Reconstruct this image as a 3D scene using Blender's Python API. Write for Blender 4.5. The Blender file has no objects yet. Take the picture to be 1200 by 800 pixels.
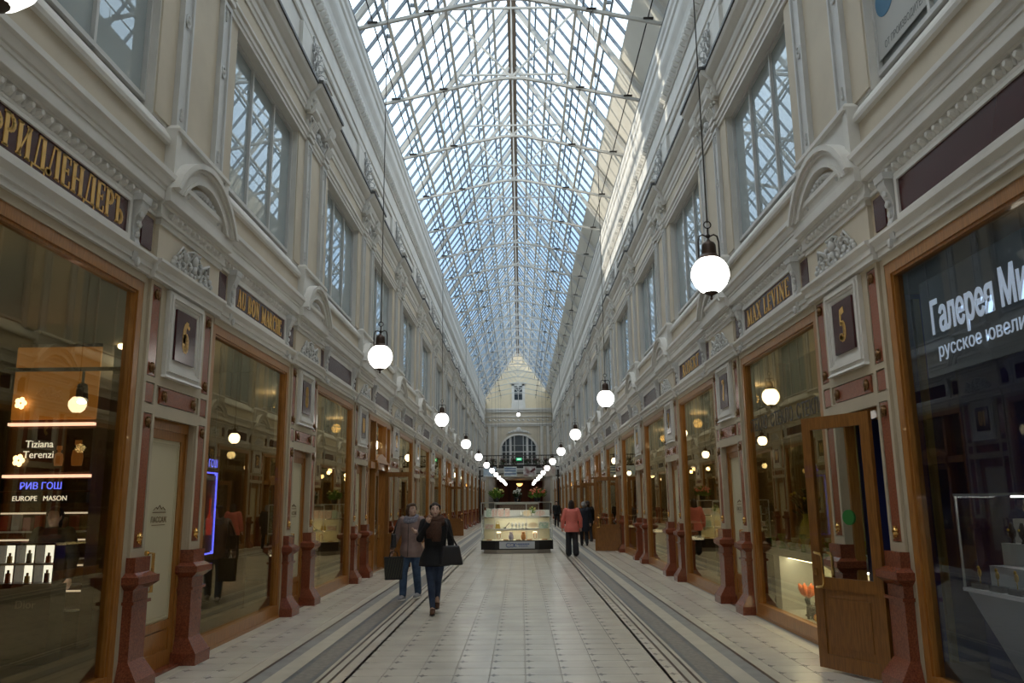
import bpy, bmesh, math, random
from mathutils import Vector, Matrix
S = bpy.context.scene
COL = S.collection
random.seed(7)
PI = math.pi

# ------------------------------------------------------------------ camera
def make_camera():
    f, cx, cy, vx, vy, roll = 950.0, 600.0, 400.0, 610.0, 588.5, 0.012
    d = Vector(((vx-cx)/f, -(vy-cy)/f, -1.0)).normalized()
    a = Vector((1.0, roll, 0.0)); a.z = -(a.x*d.x + a.y*d.y)/d.z; a.normalize()
    u = a.cross(d)
    cam = bpy.data.cameras.new('camera'); o = bpy.data.objects.new('camera', cam); COL.objects.link(o)
    cam.sensor_width = 36.0; cam.lens = f/1200.0*36.0
    cam.clip_start = 0.05; cam.clip_end = 400
    R = Matrix((a, d, u)).to_4x4()
    o.matrix_world = Matrix.Translation((0.11, 0.0, 1.7)) @ R
    S.camera = o
make_camera()

# ------------------------------------------------------------------ sky, sun, exposure
def make_world():
    w = bpy.data.worlds.new('sky'); S.world = w; w.use_nodes = True
    n, l = w.node_tree.nodes, w.node_tree.links; n.clear()
    out = n.new('ShaderNodeOutputWorld'); bg = n.new('ShaderNodeBackground')
    tc = n.new('ShaderNodeTexCoord'); sep = n.new('ShaderNodeSeparateXYZ')
    ramp = n.new('ShaderNodeValToRGB'); noi = n.new('ShaderNodeTexNoise'); mix = n.new('ShaderNodeMixRGB')
    r2 = n.new('ShaderNodeValToRGB')
    l.new(tc.outputs['Generated'], sep.inputs[0]); l.new(sep.outputs['Z'], ramp.inputs[0])
    ramp.color_ramp.elements[0].position = 0.0; ramp.color_ramp.elements[0].color = (0.32, 0.45, 0.60, 1)
    ramp.color_ramp.elements[1].position = 0.85; ramp.color_ramp.elements[1].color = (1.0, 0.975, 0.93, 1)
    e = ramp.color_ramp.elements.new(0.36); e.color = (0.36, 0.50, 0.66, 1)
    e = ramp.color_ramp.elements.new(0.62); e.color = (0.72, 0.82, 0.90, 1)
    noi.inputs['Scale'].default_value = 2.6; noi.inputs['Detail'].default_value = 4
    l.new(tc.outputs['Generated'], noi.inputs['Vector'])
    r2.color_ramp.elements[0].position = 0.42; r2.color_ramp.elements[1].position = 0.68
    l.new(noi.outputs['Fac'], r2.inputs[0])
    k = n.new('ShaderNodeMath'); k.operation = 'MULTIPLY'; k.inputs[1].default_value = 0.45; l.new(r2.outputs['Color'], k.inputs[0]); l.new(k.outputs[0], mix.inputs[0]); l.new(ramp.outputs['Color'], mix.inputs[1])
    mix.inputs[2].default_value = (0.95, 0.96, 0.94, 1)
    l.new(mix.outputs[0], bg.inputs['Color']); bg.inputs['Strength'].default_value = 4.2
    l.new(bg.outputs[0], out.inputs[0])
make_world()
sun = bpy.data.lights.new('sun', 'SUN'); sun.energy = 6.0; sun.angle = 0.009; sun.color = (1.0, 0.88, 0.72)
so = bpy.data.objects.new('sun', sun); COL.objects.link(so)
so.rotation_euler = Vector((0.96, 0.26, -0.27)).to_track_quat('-Z', 'Y').to_euler()
S.view_settings.view_transform = 'Standard'; S.view_settings.look = 'None'
S.view_settings.exposure = -0.5; S.view_settings.gamma = 1.0
S.view_settings.use_curve_mapping = False
S.cycles.use_denoising = True
S.cycles.transparent_max_bounces = 40
S.cycles.max_bounces = 9; S.cycles.diffuse_bounces = 4; S.cycles.glossy_bounces = 4
S.cycles.caustics_reflective = False; S.cycles.caustics_refractive = False
S.cycles.sample_clamp_indirect = 6.0

# ------------------------------------------------------------------ materials
MATS = {}
def mat(name, col, rough=0.6, metal=0.0, noise=0.0, scale=6.0, emit=0.0, spec=0.5, col2=None, bump=0.0, stretch=None, coat=0.0):
    if name in MATS: return MATS[name]
    m = bpy.data.materials.new(name); m.use_nodes = True
    n, l = m.node_tree.nodes, m.node_tree.links
    b = n['Principled BSDF']
    b.inputs['Base Color'].default_value = (*col, 1)
    b.inputs['Roughness'].default_value = rough; b.inputs['Metallic'].default_value = metal
    b.inputs['Specular IOR Level'].default_value = spec
    b.inputs['Coat Weight'].default_value = coat
    if emit: b.inputs['Emission Color'].default_value = (*col, 1); b.inputs['Emission Strength'].default_value = emit
    if noise or col2:
        tc = n.new('ShaderNodeTexCoord'); t = n.new('ShaderNodeTexNoise'); r = n.new('ShaderNodeValToRGB')
        geo = n.new('ShaderNodeNewGeometry')
        src = geo.outputs['Position']
        if stretch:
            mp = n.new('ShaderNodeMapping'); mp.inputs['Scale'].default_value = stretch
            l.new(src, mp.inputs[0]); src = mp.outputs[0]
        l.new(src, t.inputs['Vector']); t.inputs['Scale'].default_value = scale; t.inputs['Detail'].default_value = 6
        c2 = col2 or tuple(c*(1-noise) for c in col)
        r.color_ramp.elements[0].color = (*c2, 1); r.color_ramp.elements[1].color = (*col, 1)
        r.color_ramp.elements[0].position = 0.32; r.color_ramp.elements[1].position = 0.62
        l.new(t.outputs['Fac'], r.inputs[0]); l.new(r.outputs[0], b.inputs['Base Color'])
        if bump:
            bp = n.new('ShaderNodeBump'); bp.inputs['Strength'].default_value = bump; bp.inputs['Distance'].default_value = 0.01
            l.new(t.outputs['Fac'], bp.inputs['Height']); l.new(bp.outputs[0], b.inputs['Normal'])
    MATS[name] = m
    return m

def glass(name, tint, refl, rough=0.0, ior=1.5, base=0.0, veil=None, veilfac=0.0):
    m = bpy.data.materials.new(name); m.use_nodes = True
    n, l = m.node_tree.nodes, m.node_tree.links; n.clear()
    out = n.new('ShaderNodeOutputMaterial'); tr = n.new('ShaderNodeBsdfTransparent'); gl = n.new('ShaderNodeBsdfGlossy')
    geo = n.new('ShaderNodeNewGeometry'); dt = n.new('ShaderNodeVectorMath'); dt.operation = 'DOT_PRODUCT'
    l.new(geo.outputs['Normal'], dt.inputs[0]); l.new(geo.outputs['Incoming'], dt.inputs[1])
    f0 = ((ior-1)/(ior+1))**2 + base; prev = dt.outputs['Value']
    for op, v in (('ABSOLUTE',None),('SUBTRACT',1.0),('POWER',5.0),('MULTIPLY',1-f0),('ADD',f0)):   # Schlick reflectance of a thin sheet
        k = n.new('ShaderNodeMath'); k.operation = op; k.use_clamp = op == 'ADD'
        if op == 'SUBTRACT': k.inputs[0].default_value = v; l.new(prev, k.inputs[1])
        else:
            l.new(prev, k.inputs[0])
            if v is not None: k.inputs[1].default_value = v
        prev = k.outputs[0]
    ad = k
    tr.inputs[0].default_value = (*tint, 1); gl.inputs[0].default_value = (*refl, 1); gl.inputs[1].default_value = rough
    mx = n.new('ShaderNodeMixShader'); l.new(ad.outputs[0], mx.inputs[0])
    if veil:
        df = n.new('ShaderNodeBsdfDiffuse'); df.inputs[0].default_value = (*veil, 1)
        m2 = n.new('ShaderNodeMixShader'); m2.inputs[0].default_value = veilfac
        l.new(tr.outputs[0], m2.inputs[1]); l.new(df.outputs[0], m2.inputs[2]); l.new(m2.outputs[0], mx.inputs[1])
    else: l.new(tr.outputs[0], mx.inputs[1])
    l.new(gl.outputs[0], mx.inputs[2]); l.new(mx.outputs[0], out.inputs[0])
    MATS[name] = m; return m

WHITE = mat('painted_white_stucco', (0.70, 0.68, 0.64), 0.6, noise=0.10, scale=2.2)
GREYW = mat('painted_grey_white', (0.60, 0.60, 0.59), 0.5, noise=0.08, scale=3)
CREAM = mat('cream_stone_paint', (0.50, 0.425, 0.31), 0.55, noise=0.10, scale=3)
BEIGE = mat('beige_stucco', (0.61, 0.54, 0.43), 0.7, noise=0.10, scale=1.8)
YELLOW = mat('pale_yellow_stucco', (0.74, 0.64, 0.46), 0.7, noise=0.10, scale=1.2)
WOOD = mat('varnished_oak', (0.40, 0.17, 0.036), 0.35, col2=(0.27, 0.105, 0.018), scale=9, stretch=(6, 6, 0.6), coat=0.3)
WOODD = mat('dark_brown_wood', (0.09, 0.035, 0.012), 0.4, noise=0.4, scale=8, stretch=(6, 6, 0.6))
GRAN = mat('red_granite', (0.27, 0.075, 0.034), 0.22, col2=(0.13, 0.032, 0.017), scale=70, spec=0.6)
GRANP = mat('pink_granite', (0.31, 0.10, 0.052), 0.25, col2=(0.20, 0.058, 0.03), scale=60, spec=0.6)
MAROON = mat('maroon_glossy_board', (0.055, 0.012, 0.014), 0.22, spec=0.35)
GOLD = mat('gilded_letters', (0.78, 0.47, 0.12), 0.4, metal=0.15)
BRASS = mat('polished_brass', (0.80, 0.50, 0.17), 0.22, metal=1.0)
BRONZE = mat('dull_bronze', (0.22, 0.11, 0.035), 0.45, metal=0.5, noise=0.4, scale=60)
IRON = mat('dark_iron', (0.035, 0.028, 0.024), 0.5, metal=0.4)
GUTTER = mat('grey_metal_flashing', (0.10, 0.10, 0.10), 0.5, metal=0.4)
STEEL = mat('pale_painted_steel', (0.56, 0.55, 0.52), 0.5, noise=0.1, scale=5)
BARS = mat('blue_grey_glazing_bar', (0.20, 0.25, 0.31), 0.5)
FIN = mat('silvered_wrought_iron', (0.50, 0.50, 0.50), 0.45, metal=0.3)
DARK = mat('black_lacquer', (0.012, 0.012, 0.013), 0.3)
NAVY = mat('navy_blue_panel', (0.012, 0.020, 0.13), 0.5)
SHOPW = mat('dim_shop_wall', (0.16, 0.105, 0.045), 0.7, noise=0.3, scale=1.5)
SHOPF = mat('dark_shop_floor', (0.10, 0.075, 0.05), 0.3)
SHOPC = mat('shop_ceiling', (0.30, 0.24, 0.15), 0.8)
WBOX = mat('white_display_board', (0.75, 0.74, 0.70), 0.5)
GLOBE = mat('opal_globe', (1.0, 0.96, 0.88), 0.3, emit=9.0)
ROOFG = glass('roof_glass', (0.94, 0.97, 0.985), (0.9, 0.95, 1), ior=1.12)
SHOPG = glass('shop_window_glass', (0.86, 0.84, 0.74), (1.0, 0.86, 0.58), ior=1.5, base=0.05)
JEWG = glass('tinted_shop_glass', (0.80, 0.82, 0.86), (0.85, 0.92, 1.0), ior=1.45, base=0.0)
DOORW = mat('shaded_door_oak', (0.26, 0.108, 0.021), 0.35, col2=(0.17, 0.064, 0.012), scale=9, stretch=(6, 6, 0.6), coat=0.3)  # oak with the shade on the near open leaf put into its colour
CLEARG = glass('clear_case_glass', (0.95, 0.97, 0.96), (1, 1, 1), ior=1.35)
UPG = glass('upper_window_glass', (0.80, 0.86, 0.88), (0.92, 0.97, 1.0), ior=1.5, base=0.05, veil=(0.42, 0.47, 0.48), veilfac=0.8)
DARKG = glass('dark_window_glass', (0.10, 0.12, 0.13), (0.8, 0.9, 1), ior=1.5, base=0.04, veil=(0.03, 0.035, 0.04), veilfac=0.9)

def floor_mat(name, motif, sp):
    m = bpy.data.materials.new(name); m.use_nodes = True
    n, l = m.node_tree.nodes, m.node_tree.links; b = n['Principled BSDF']
    geo = n.new('ShaderNodeNewGeometry'); sep = n.new('ShaderNodeSeparateXYZ'); l.new(geo.outputs['Position'], sep.inputs[0])
    def M(op, a, b_=None, c=None):
        k = n.new('ShaderNodeMath'); k.operation = op
        for i, v in enumerate((a, b_, c)):
            if v is None: continue
            if isinstance(v, (int, float)): k.inputs[i].default_value = v
            else: l.new(v, k.inputs[i])
        return k.outputs[0]
    def tri(v, off): return M('ABSOLUTE', M('SUBTRACT', M('FRACT', M('ADD', M('DIVIDE', v, sp), off)), 0.5))
    ax, ay = tri(sep.outputs['X'], 0.0), tri(sep.outputs['Y'], 0.5)
    star = M('MINIMUM', M('ADD', M('MULTIPLY', ax, 2.6), ay), M('ADD', ax, M('MULTIPLY', ay, 2.6)))
    mask = M('LESS_THAN', star, 0.20 if motif else -1.0)
    no = n.new('ShaderNodeTexNoise'); no.inputs['Scale'].default_value = 1.4; no.inputs['Detail'].default_value = 5; l.new(geo.outputs['Position'], no.inputs['Vector'])
    r = n.new('ShaderNodeValToRGB'); r.color_ramp.elements[0].position = 0.3; r.color_ramp.elements[1].position = 0.7
    r.color_ramp.elements[0].color = (0.52, 0.48, 0.41, 1); r.color_ramp.elements[1].color = (0.66, 0.61, 0.52, 1)
    l.new(no.outputs['Fac'], r.inputs[0])
    mx = n.new('ShaderNodeMixRGB'); l.new(mask, mx.inputs[0]); l.new(r.outputs[0], mx.inputs[1]); mx.inputs[2].default_value = (0.31, 0.29, 0.265, 1)
    l.new(mx.outputs[0], b.inputs['Base Color']); b.inputs['Roughness'].default_value = 0.24
    MATS[name] = m; return m
TILE = floor_mat('patterned_floor_tile', True, 0.36)
STRIPC = mat('cream_stone_strip', (0.52, 0.475, 0.385), 0.4, noise=0.15, scale=3)
STRIPG = mat('grey_stone_strip', (0.27, 0.265, 0.25), 0.45, noise=0.25, scale=5)
STRIPB = mat('brown_grey_grille_strip', (0.24, 0.215, 0.185), 0.5, noise=0.35, scale=14)
STRIPD = mat('dark_stone_strip', (0.14, 0.145, 0.15), 0.4, noise=0.3, scale=6)
RAIL = mat('dark_brown_inlay', (0.05, 0.026, 0.018), 0.4)

# ------------------------------------------------------------------ mesh builder
class MB:
    def __init__(s): s.v, s.f, s.m = [], [], []
    def add(s, vs, fs, mi=0):
        o = len(s.v); s.v += [tuple(v) for v in vs]
        s.f += [tuple(i+o for i in f) for f in fs]; s.m += [mi]*len(fs); return s
    def box(s, x0, x1, y0, y1, z0, z1, mi=0):
        return s.add([(x0,y0,z0),(x1,y0,z0),(x1,y1,z0),(x0,y1,z0),(x0,y0,z1),(x1,y0,z1),(x1,y1,z1),(x0,y1,z1)],
            [(0,3,2,1),(4,5,6,7),(0,1,5,4),(1,2,6,5),(2,3,7,6),(3,0,4,7)], mi)
    def frus(s, b, t, z0, z1, mi=0):   # b,t = (x0,x1,y0,y1)
        v = [(b[0],b[2],z0),(b[1],b[2],z0),(b[1],b[3],z0),(b[0],b[3],z0),(t[0],t[2],z1),(t[1],t[2],z1),(t[1],t[3],z1),(t[0],t[3],z1)]
        return s.add(v, [(0,3,2,1),(4,5,6,7),(0,1,5,4),(1,2,6,5),(2,3,7,6),(3,0,4,7)], mi)
    def prof(s, pts, y0, y1, mi=0):    # closed (x,z) profile extruded along y
        n = len(pts)
        v = [(x,y0,z) for x,z in pts] + [(x,y1,z) for x,z in pts]
        f = [(i,(i+1)%n,(i+1)%n+n,i+n) for i in range(n)] + [tuple(range(n-1,-1,-1)), tuple(range(n,2*n))]
        return s.add(v, f, mi)
    def proj(s, pts, x0, x1, mi=0):    # closed (y,z) outline extruded along x
        n = len(pts)
        v = [(x0,y,z) for y,z in pts] + [(x1,y,z) for y,z in pts]
        f = [(i,(i+1)%n,(i+1)%n+n,i+n) for i in range(n)] + [tuple(range(n-1,-1,-1)), tuple(range(n,2*n))]
        return s.add(v, f, mi)
    def tube(s, pts, r, n=6, mi=0, cap=True):
        pts = [Vector(p) for p in pts]; rs = r if isinstance(r, (list, tuple)) else [r]*len(pts)
        vs, fs = [], []; prev = None
        for i, p in enumerate(pts):
            t = (pts[min(i+1,len(pts)-1)] - pts[max(i-1,0)]).normalized()
            if prev is None:
                a = Vector((0,0,1)) if abs(t.z) < 0.9 else Vector((1,0,0)); prev = t.cross(a).normalized()
            u = (prev - t*prev.dot(t)).normalized(); prev = u; w = t.cross(u)
            for k in range(n):
                an = 2*PI*k/n; vs.append(p + (u*math.cos(an) + w*math.sin(an))*rs[i])
        for i in range(len(pts)-1):
            for k in range(n): fs.append((i*n+k, i*n+(k+1)%n, (i+1)*n+(k+1)%n, (i+1)*n+k))
        if cap: fs += [tuple(range(n-1,-1,-1)), tuple(range((len(pts)-1)*n, len(pts)*n))]
        return s.add(vs, fs, mi)
    def bar(s, a, b, w, h, mi=0, up=(0,0,1)):  # rectangular bar between two points
        a, b = Vector(a), Vector(b); t = (b-a).normalized(); u = t.cross(Vector(up))
        if u.length < 1e-4: u = t.cross(Vector((1,0,0)))
        u.normalize(); w_ = u.cross(t)
        q = [u*w/2+w_*h/2, -u*w/2+w_*h/2, -u*w/2-w_*h/2, u*w/2-w_*h/2]
        return s.add([a+k for k in q]+[b+k for k in q], [(0,1,2,3),(7,6,5,4),(0,4,5,1),(1,5,6,2),(2,6,7,3),(3,7,4,0)], mi)
    def lathe(s, pr, n=16, c=(0,0,0), mi=0, axis='z', sc=(1,1,1)):   # profile of (r,z)
        vs, fs = [], []
        for r, z in pr:
            for k in range(n):
                a = 2*PI*k/n; p = (r*math.cos(a)*sc[0], r*math.sin(a)*sc[1], z*sc[2])
                if axis == 'x': p = (p[2], p[0], p[1])
                vs.append((p[0]+c[0], p[1]+c[1], p[2]+c[2]))
        for i in range(len(pr)-1):
            for k in range(n): fs.append((i*n+k, i*n+(k+1)%n, (i+1)*n+(k+1)%n, (i+1)*n+k))
        fs += [tuple(range(n-1,-1,-1)), tuple(range((len(pr)-1)*n, len(pr)*n))]
        return s.add(vs, fs, mi)
    def ball(s, c, r, n=10, mi=0):
        if isinstance(r, (int, float)): r = (r, r, r)
        k = max(4, n//2+1)
        pr = [(math.sin(PI*i/k) if 0 < i < k else 0.02, -math.cos(PI*i/k)) for i in range(k+1)]
        return s.lathe(pr, n, c, mi, sc=r)
    def mesh(s, name, mats, smooth=False):
        me = bpy.data.meshes.new(name); me.from_pydata(s.v, [], s.f)
        for m in (mats if isinstance(mats, (list, tuple)) else [mats]): me.materials.append(m)
        if any(s.m): me.polygons.foreach_set('material_index', s.m)
        bm = bmesh.new(); bm.from_mesh(me); bmesh.ops.recalc_face_normals(bm, faces=bm.faces); bm.to_mesh(me); bm.free()
        if smooth is True: me.shade_smooth()
        elif smooth: me.shade_smooth(); me.set_sharp_from_angle(angle=smooth)
        return me

def props(o, label=None, cat=None, group=None, kind=None):
    if label: o['label'] = label
    if cat: o['category'] = cat
    if group: o['group'] = group
    if kind: o['kind'] = kind
    return o
def put(name, me, parent=None, loc=(0,0,0), rz=0.0, **k):
    o = bpy.data.objects.new(name, me); COL.objects.link(o)
    o.location = loc; o.rotation_euler = (0, 0, rz)
    if parent: o.parent = parent
    return props(o, **k)
def copy_tree(o, parent=None):
    c = o.copy(); COL.objects.link(c); c.parent = parent
    for ch in o.children: copy_tree(ch, c)
    return c
RT = math.radians(35)
ORD = ['zeroth','first','second','third','fourth','fifth','sixth','seventh','eighth','ninth','tenth','eleventh','twelfth','thirteenth','fourteenth','fifteenth','sixteenth','seventeenth','eighteenth','nineteenth']

# text set in the built-in face, or in a stroke-built condensed serif for the old gilded signs
def text_mesh(txt, size, mats, depth=0.004, sx=1.0, shear=0.0, align='CENTER', off=0.0):
    cu = bpy.data.curves.new('lettering', 'FONT'); cu.body = txt; cu.size = size; cu.extrude = depth
    cu.align_x = align; cu.align_y = 'BOTTOM_BASELINE'; cu.shear = shear; cu.offset = off; cu.resolution_u = 3
    o = bpy.data.objects.new('lettering', cu); COL.objects.link(o)
    dg = bpy.context.evaluated_depsgraph_get(); dg.update()
    me = bpy.data.meshes.new_from_object(o.evaluated_get(dg)); bpy.data.objects.remove(o); bpy.data.curves.remove(cu)
    # lay it on a wall: x text -> +y, y text -> z, depth -> x
    me.transform(Matrix(((0,0,1,0),(sx,0,0,0),(0,1,0,0),(0,0,0,1))))
    me.materials.clear(); me.materials.append(mats)
    return me

# glyphs: width and strokes ((x0,y0,x1,y1,'T'hick or 't'hin)); arcs as ('o',cx,cy,rx,ry,a0,a1)
def ser(x, y): return (x-.11, y, x+.11, y, 't')
GL = {
 'Р': (.5, [(.12,0,.12,1,'T'),('o',.16,.74,.25,.26,-90,90),ser(.12,0),ser(.1,1)]),
 'И': (.62, [(.12,0,.12,1,'T'),(.5,0,.5,1,'T'),(.12,.05,.5,.95,'t'),ser(.12,0),ser(.12,1),ser(.5,0),ser(.5,1)]),
 'Д': (.66, [(.52,0,.52,1,'T'),(.16,0,.3,1,'t'),(.28,1,.56,1,'t'),(.02,0,.64,0,'t'),(.04,-.14,.04,.0,'t'),(.62,-.14,.62,.0,'t')]),
 'Л': (.62, [(.5,0,.5,1,'T'),(.12,.1,.28,1,'t'),(.26,1,.54,1,'t'),ser(.5,0),('o',.08,.08,.06,.08,0,359)]),
 'Е': (.5, [(.12,0,.12,1,'T'),(.05,0,.46,0,'t'),(.05,1,.45,1,'t'),(.12,.52,.36,.52,'t'),(.45,0,.45,.22,'t'),(.44,.8,.44,1,'t'),(.36,.42,.36,.62,'t')]),
 'Н': (.62, [(.12,0,.12,1,'T'),(.5,0,.5,1,'T'),(.12,.52,.5,.52,'t'),ser(.12,0),ser(.12,1),ser(.5,0),ser(.5,1)]),
 'Ъ': (.62, [(.22,0,.22,1,'T'),(.02,1,.24,1,'t'),(.02,.82,.02,1,'t'),('o',.26,.27,.26,.27,-90,90),ser(.22,0)]),
 'Ф': (.7, [(.35,-.05,.35,1.05,'T'),('o',.35,.55,.28,.3,0,359),ser(.35,-.05),ser(.35,1.05)]),
 'A': (.6, [(.1,0,.28,1,'t'),(.28,1,.5,0,'T'),(.17,.34,.42,.34,'t'),ser(.1,0),ser(.5,0)]),
 'U': (.6, [(.12,.22,.12,1,'T'),(.48,.22,.48,1,'t'),('o',.3,.24,.18,.24,180,360),ser(.12,1),ser(.48,1)]),
 'B': (.55, [(.12,0,.12,1,'T'),('o',.16,.76,.24,.24,-90,90),('o',.16,.27,.28,.27,-90,90),ser(.1,0),ser(.1,1)]),
 'O': (.62, [('O',.31,.5,.22,.5,0,359)]),
 'N': (.64, [(.12,0,.12,1,'t'),(.52,0,.52,1,'t'),(.12,1,.52,0,'T'),ser(.12,0),ser(.12,1),ser(.52,1)]),
 'M': (.78, [(.12,0,.12,1,'t'),(.66,0,.66,1,'T'),(.12,1,.38,.05,'T'),(.38,.05,.66,1,'t'),ser(.12,0),ser(.66,0),ser(.12,1),ser(.66,1)]),
 'R': (.58, [(.12,0,.12,1,'T'),('o',.16,.74,.25,.26,-90,90),(.26,.48,.5,0,'T'),ser(.12,0),ser(.1,1),ser(.5,0)]),
 'C': (.56, [('O',.31,.5,.22,.5,50,310),(.48,.68,.48,.95,'t')]),
 'H': (.62, [(.12,0,.12,1,'T'),(.5,0,.5,1,'T'),(.12,.52,.5,.52,'t'),ser(.12,0),ser(.12,1),ser(.5,0),ser(.5,1)]),
 'E': (.5, [(.12,0,.12,1,'T'),(.05,0,.46,0,'t'),(.05,1,.45,1,'t'),(.12,.52,.36,.52,'t'),(.45,0,.45,.22,'t'),(.44,.8,.44,1,'t')]),
 'X': (.6, [(.1,1,.5,0,'T'),(.1,0,.5,1,'t'),ser(.1,0),ser(.1,1),ser(.5,0),ser(.5,1)]),
 'L': (.5, [(.12,0,.12,1,'T'),(.05,0,.46,0,'t'),(.45,0,.45,.25,'t'),ser(.12,1)]),
 'V': (.6, [(.1,1,.3,0,'T'),(.3,0,.5,1,'t'),ser(.1,1),ser(.5,1)]),
 'I': (.28, [(.14,0,.14,1,'T'),ser(.14,0),ser(.14,1)]),
 'T': (.56, [(.28,0,.28,1,'T'),(.04,1,.52,1,'t'),(.04,.8,.04,1,'t'),(.52,.8,.52,1,'t'),ser(.28,0)]),
 ' ': (.3, []),
 '1': (.4, [(.2,0,.2,1,'T'),(.06,.84,.2,1,'t'),ser(.2,0)]),
 '2': (.5, [('o',.25,.76,.18,.24,-10,190),(.43,.72,.08,.04,'T'),(.06,.02,.46,.02,'T')]),
 '3': (.5, [('o',.24,.76,.17,.24,-90,160),('o',.24,.27,.2,.27,-160,90)]),
 '4': (.5, [(.36,0,.36,1,'T'),(.36,1,.04,.3,'t'),(.04,.3,.48,.3,'t')]),
 '5': (.5, [('o',.22,.3,.2,.3,-150,120),(.1,.52,.12,.96,'t'),(.12,.94,.42,1.0,'T'),('o',.06,.12,.05,.05,0,359)]),
 '6': (.5, [('o',.25,.29,.18,.29,0,359),('o',.37,.5,.30,.5,78,200),(.42,.86,.45,.92,'T')]),
 '7': (.5, [(.06,.96,.46,.96,'T'),(.44,.94,.18,0,'T')]),
 '8': (.5, [('o',.25,.76,.17,.24,0,359),('o',.25,.27,.2,.27,0,359)]),
 '9': (.5, [('o',.25,.71,.18,.29,0,359),('o',.14,.5,.29,.5,-85,20),('o',.12,.1,.06,.06,0,359)]),
 '0': (.5, [('O',.25,.5,.18,.5,0,359)]),
}
GL['К'] = (.58, [(.12,0,.12,1,'T'),(.14,.48,.46,1,'t'),(.2,.55,.5,0,'T'),ser(.12,0),ser(.12,1),ser(.5,0),ser(.48,1)])
GL['С'] = GL['C']; GL['Т'] = GL['T']; GL['О'] = GL['O']
def serif_word(txt, h, length, mats, depth=0.006, thick=0.16, thin=0.05):
    adv = sum(GL[c][0]+.06 for c in txt); kx = length/adv; x = -length/2; mb = MB()
    def seg(ax, ay, bx, by, w):
        a, b = Vector((ax*kx, ay*h)), Vector((bx*kx, by*h)); t = b-a
        if t.length < 1e-6: return
        t.normalize(); nn = Vector((-t.y, t.x))*w*h*0.5; e = t*w*h*0.12
        q = [a-nn-e, b-nn+e, b+nn+e, a+nn-e]
        mb.add([(0, x+p.x, p.y) for p in q]+[(depth, x+p.x, p.y) for p in q],
               [(0,3,2,1),(4,5,6,7),(0,1,5,4),(1,2,6,5),(2,3,7,6),(3,0,4,7)])
    for ch in txt:
        w, st = GL[ch]
        for k in st:
            if k[0] in ('o', 'O'):
                _, cx, cy, rx, ry, a0, a1 = k; n = max(4, int(abs(a1-a0)/24))
                for i in range(n):
                    t0, t1 = math.radians(a0+(a1-a0)*i/n), math.radians(a0+(a1-a0)*(i+1)/n)
                    tm = (t0+t1)/2; wd = thin+(thick-thin)*abs(math.cos(tm))
                    seg(cx+rx*math.cos(t0), cy+ry*math.sin(t0), cx+rx*math.cos(t1), cy+ry*math.sin(t1), wd)
            else: seg(k[0], k[1], k[2], k[3], thick if k[4] == 'T' else thin)
        x += (w+.06)*kx
    return mb.mesh('gilt_lettering', mats)
SIDE_NAME = {'L': 'the perfumery side', 'R': 'the jewellery side'}
# ------------------------------------------------------------------ setting out: piers every 5.2 m down both walls
P = 5.2; H = 3.61; K0, K1 = -2, 15; NEAR = 6; Y_END = 92.0
SIDES = {'L': (-H, 8.77, 0.0, 1), 'R': (H, 8.5, PI, -1)}
def wpos(side, k, p=0.0, s=0.0, z=0.0):      # a point given on the wall (p out from the wall, s along it) in the world
    X, Y, rz, g = SIDES[side]
    return (X + g*p, Y + k*P + g*s, z)
WALL = {}

# the wall itself: core planes with the openings left open
def wall_mesh(side):
    g = SIDES[side][3]; mb = MB()
    lo, hi = (K0-0.5)*P, (K1+0.5)*P
    a, b = sorted((g*lo, g*hi))
    B, W, C = 0, 1, 2
    for k in range(K0, K1+1):
        c = g*k*P
        mb.box(-.18, -.03, c-.93, c-.545, 0, 3.99, C); mb.box(-.18, -.03, c+.545, c+.93, 0, 3.99, C)     # door jambs
        mb.box(-.35, -.03, c-.545, c+.545, 2.62, 3.99, C)                                               # over the door
        mb.box(-.30, .0, c-1.07, c+1.07, 5.70, 8.06, B)                                                 # upper pier
        mb.box(-.30, -.02, c-1.09, c+1.09, 5.66, 8.06, W)
    mb.box(-.35, -.005, a, b, 3.985, 4.90, C)
    mb.box(-.35, .0, a, b, 4.88, 5.60, B)
    mb.box(-.30, .0, a, b, 8.05, 9.02, B)
    mb.box(-.45, -.17, a, b, 9.0, 12.75, W)
    return mb.mesh('wall', [BEIGE, WHITE, CREAM])
for sd, nm in (('L', 'wall_left'), ('R', 'wall_right')):
    X, Y, rz, g = SIDES[sd]
    WALL[sd] = put(nm, wall_mesh(sd), loc=(X, Y, 0), rz=rz, kind='structure', cat='wall',
        label='long two-storey stucco arcade wall of %s' % SIDE_NAME[sd])

# running mouldings, each one trim
trim_n = 0
def trim(side, pts, m, label, s0=None, s1=None):
    global trim_n; trim_n += 1
    g = SIDES[side][3]; a, b = sorted((g*(K0-.5)*P, g*(K1+.5)*P))
    X, Y, rz, _ = SIDES[side]
    put('trim_%d' % trim_n, MB().prof(pts, a, b).mesh('moulding', m), loc=(X, Y, 0), rz=rz, kind='structure', cat='moulding',
        label=label + ' on ' + SIDE_NAME[side])
CORN1 = [(-.05,4.61),(.02,4.61),(.025,4.635),(.01,4.65),(.008,4.745),(.03,4.755),(.035,4.78),(.09,4.785),(.095,4.79),(.095,4.89),(.105,4.895),(.105,4.93),(.12,4.94),(.13,4.965),(.14,5.01),(.165,5.03),(.165,5.085),(-.05,5.11)]
CORNB = CORN1[:10]+[(.10,4.93),(-.05,4.94)]
CORN2 = [(-.05,8.52),(.02,8.52),(.03,8.58),(.05,8.60),(.05,8.70),(.08,8.72),(.10,8.77),(.10,8.83),(.13,8.85),(.20,8.92),(.22,8.96),(.22,9.0),(-.05,9.0)]
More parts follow.
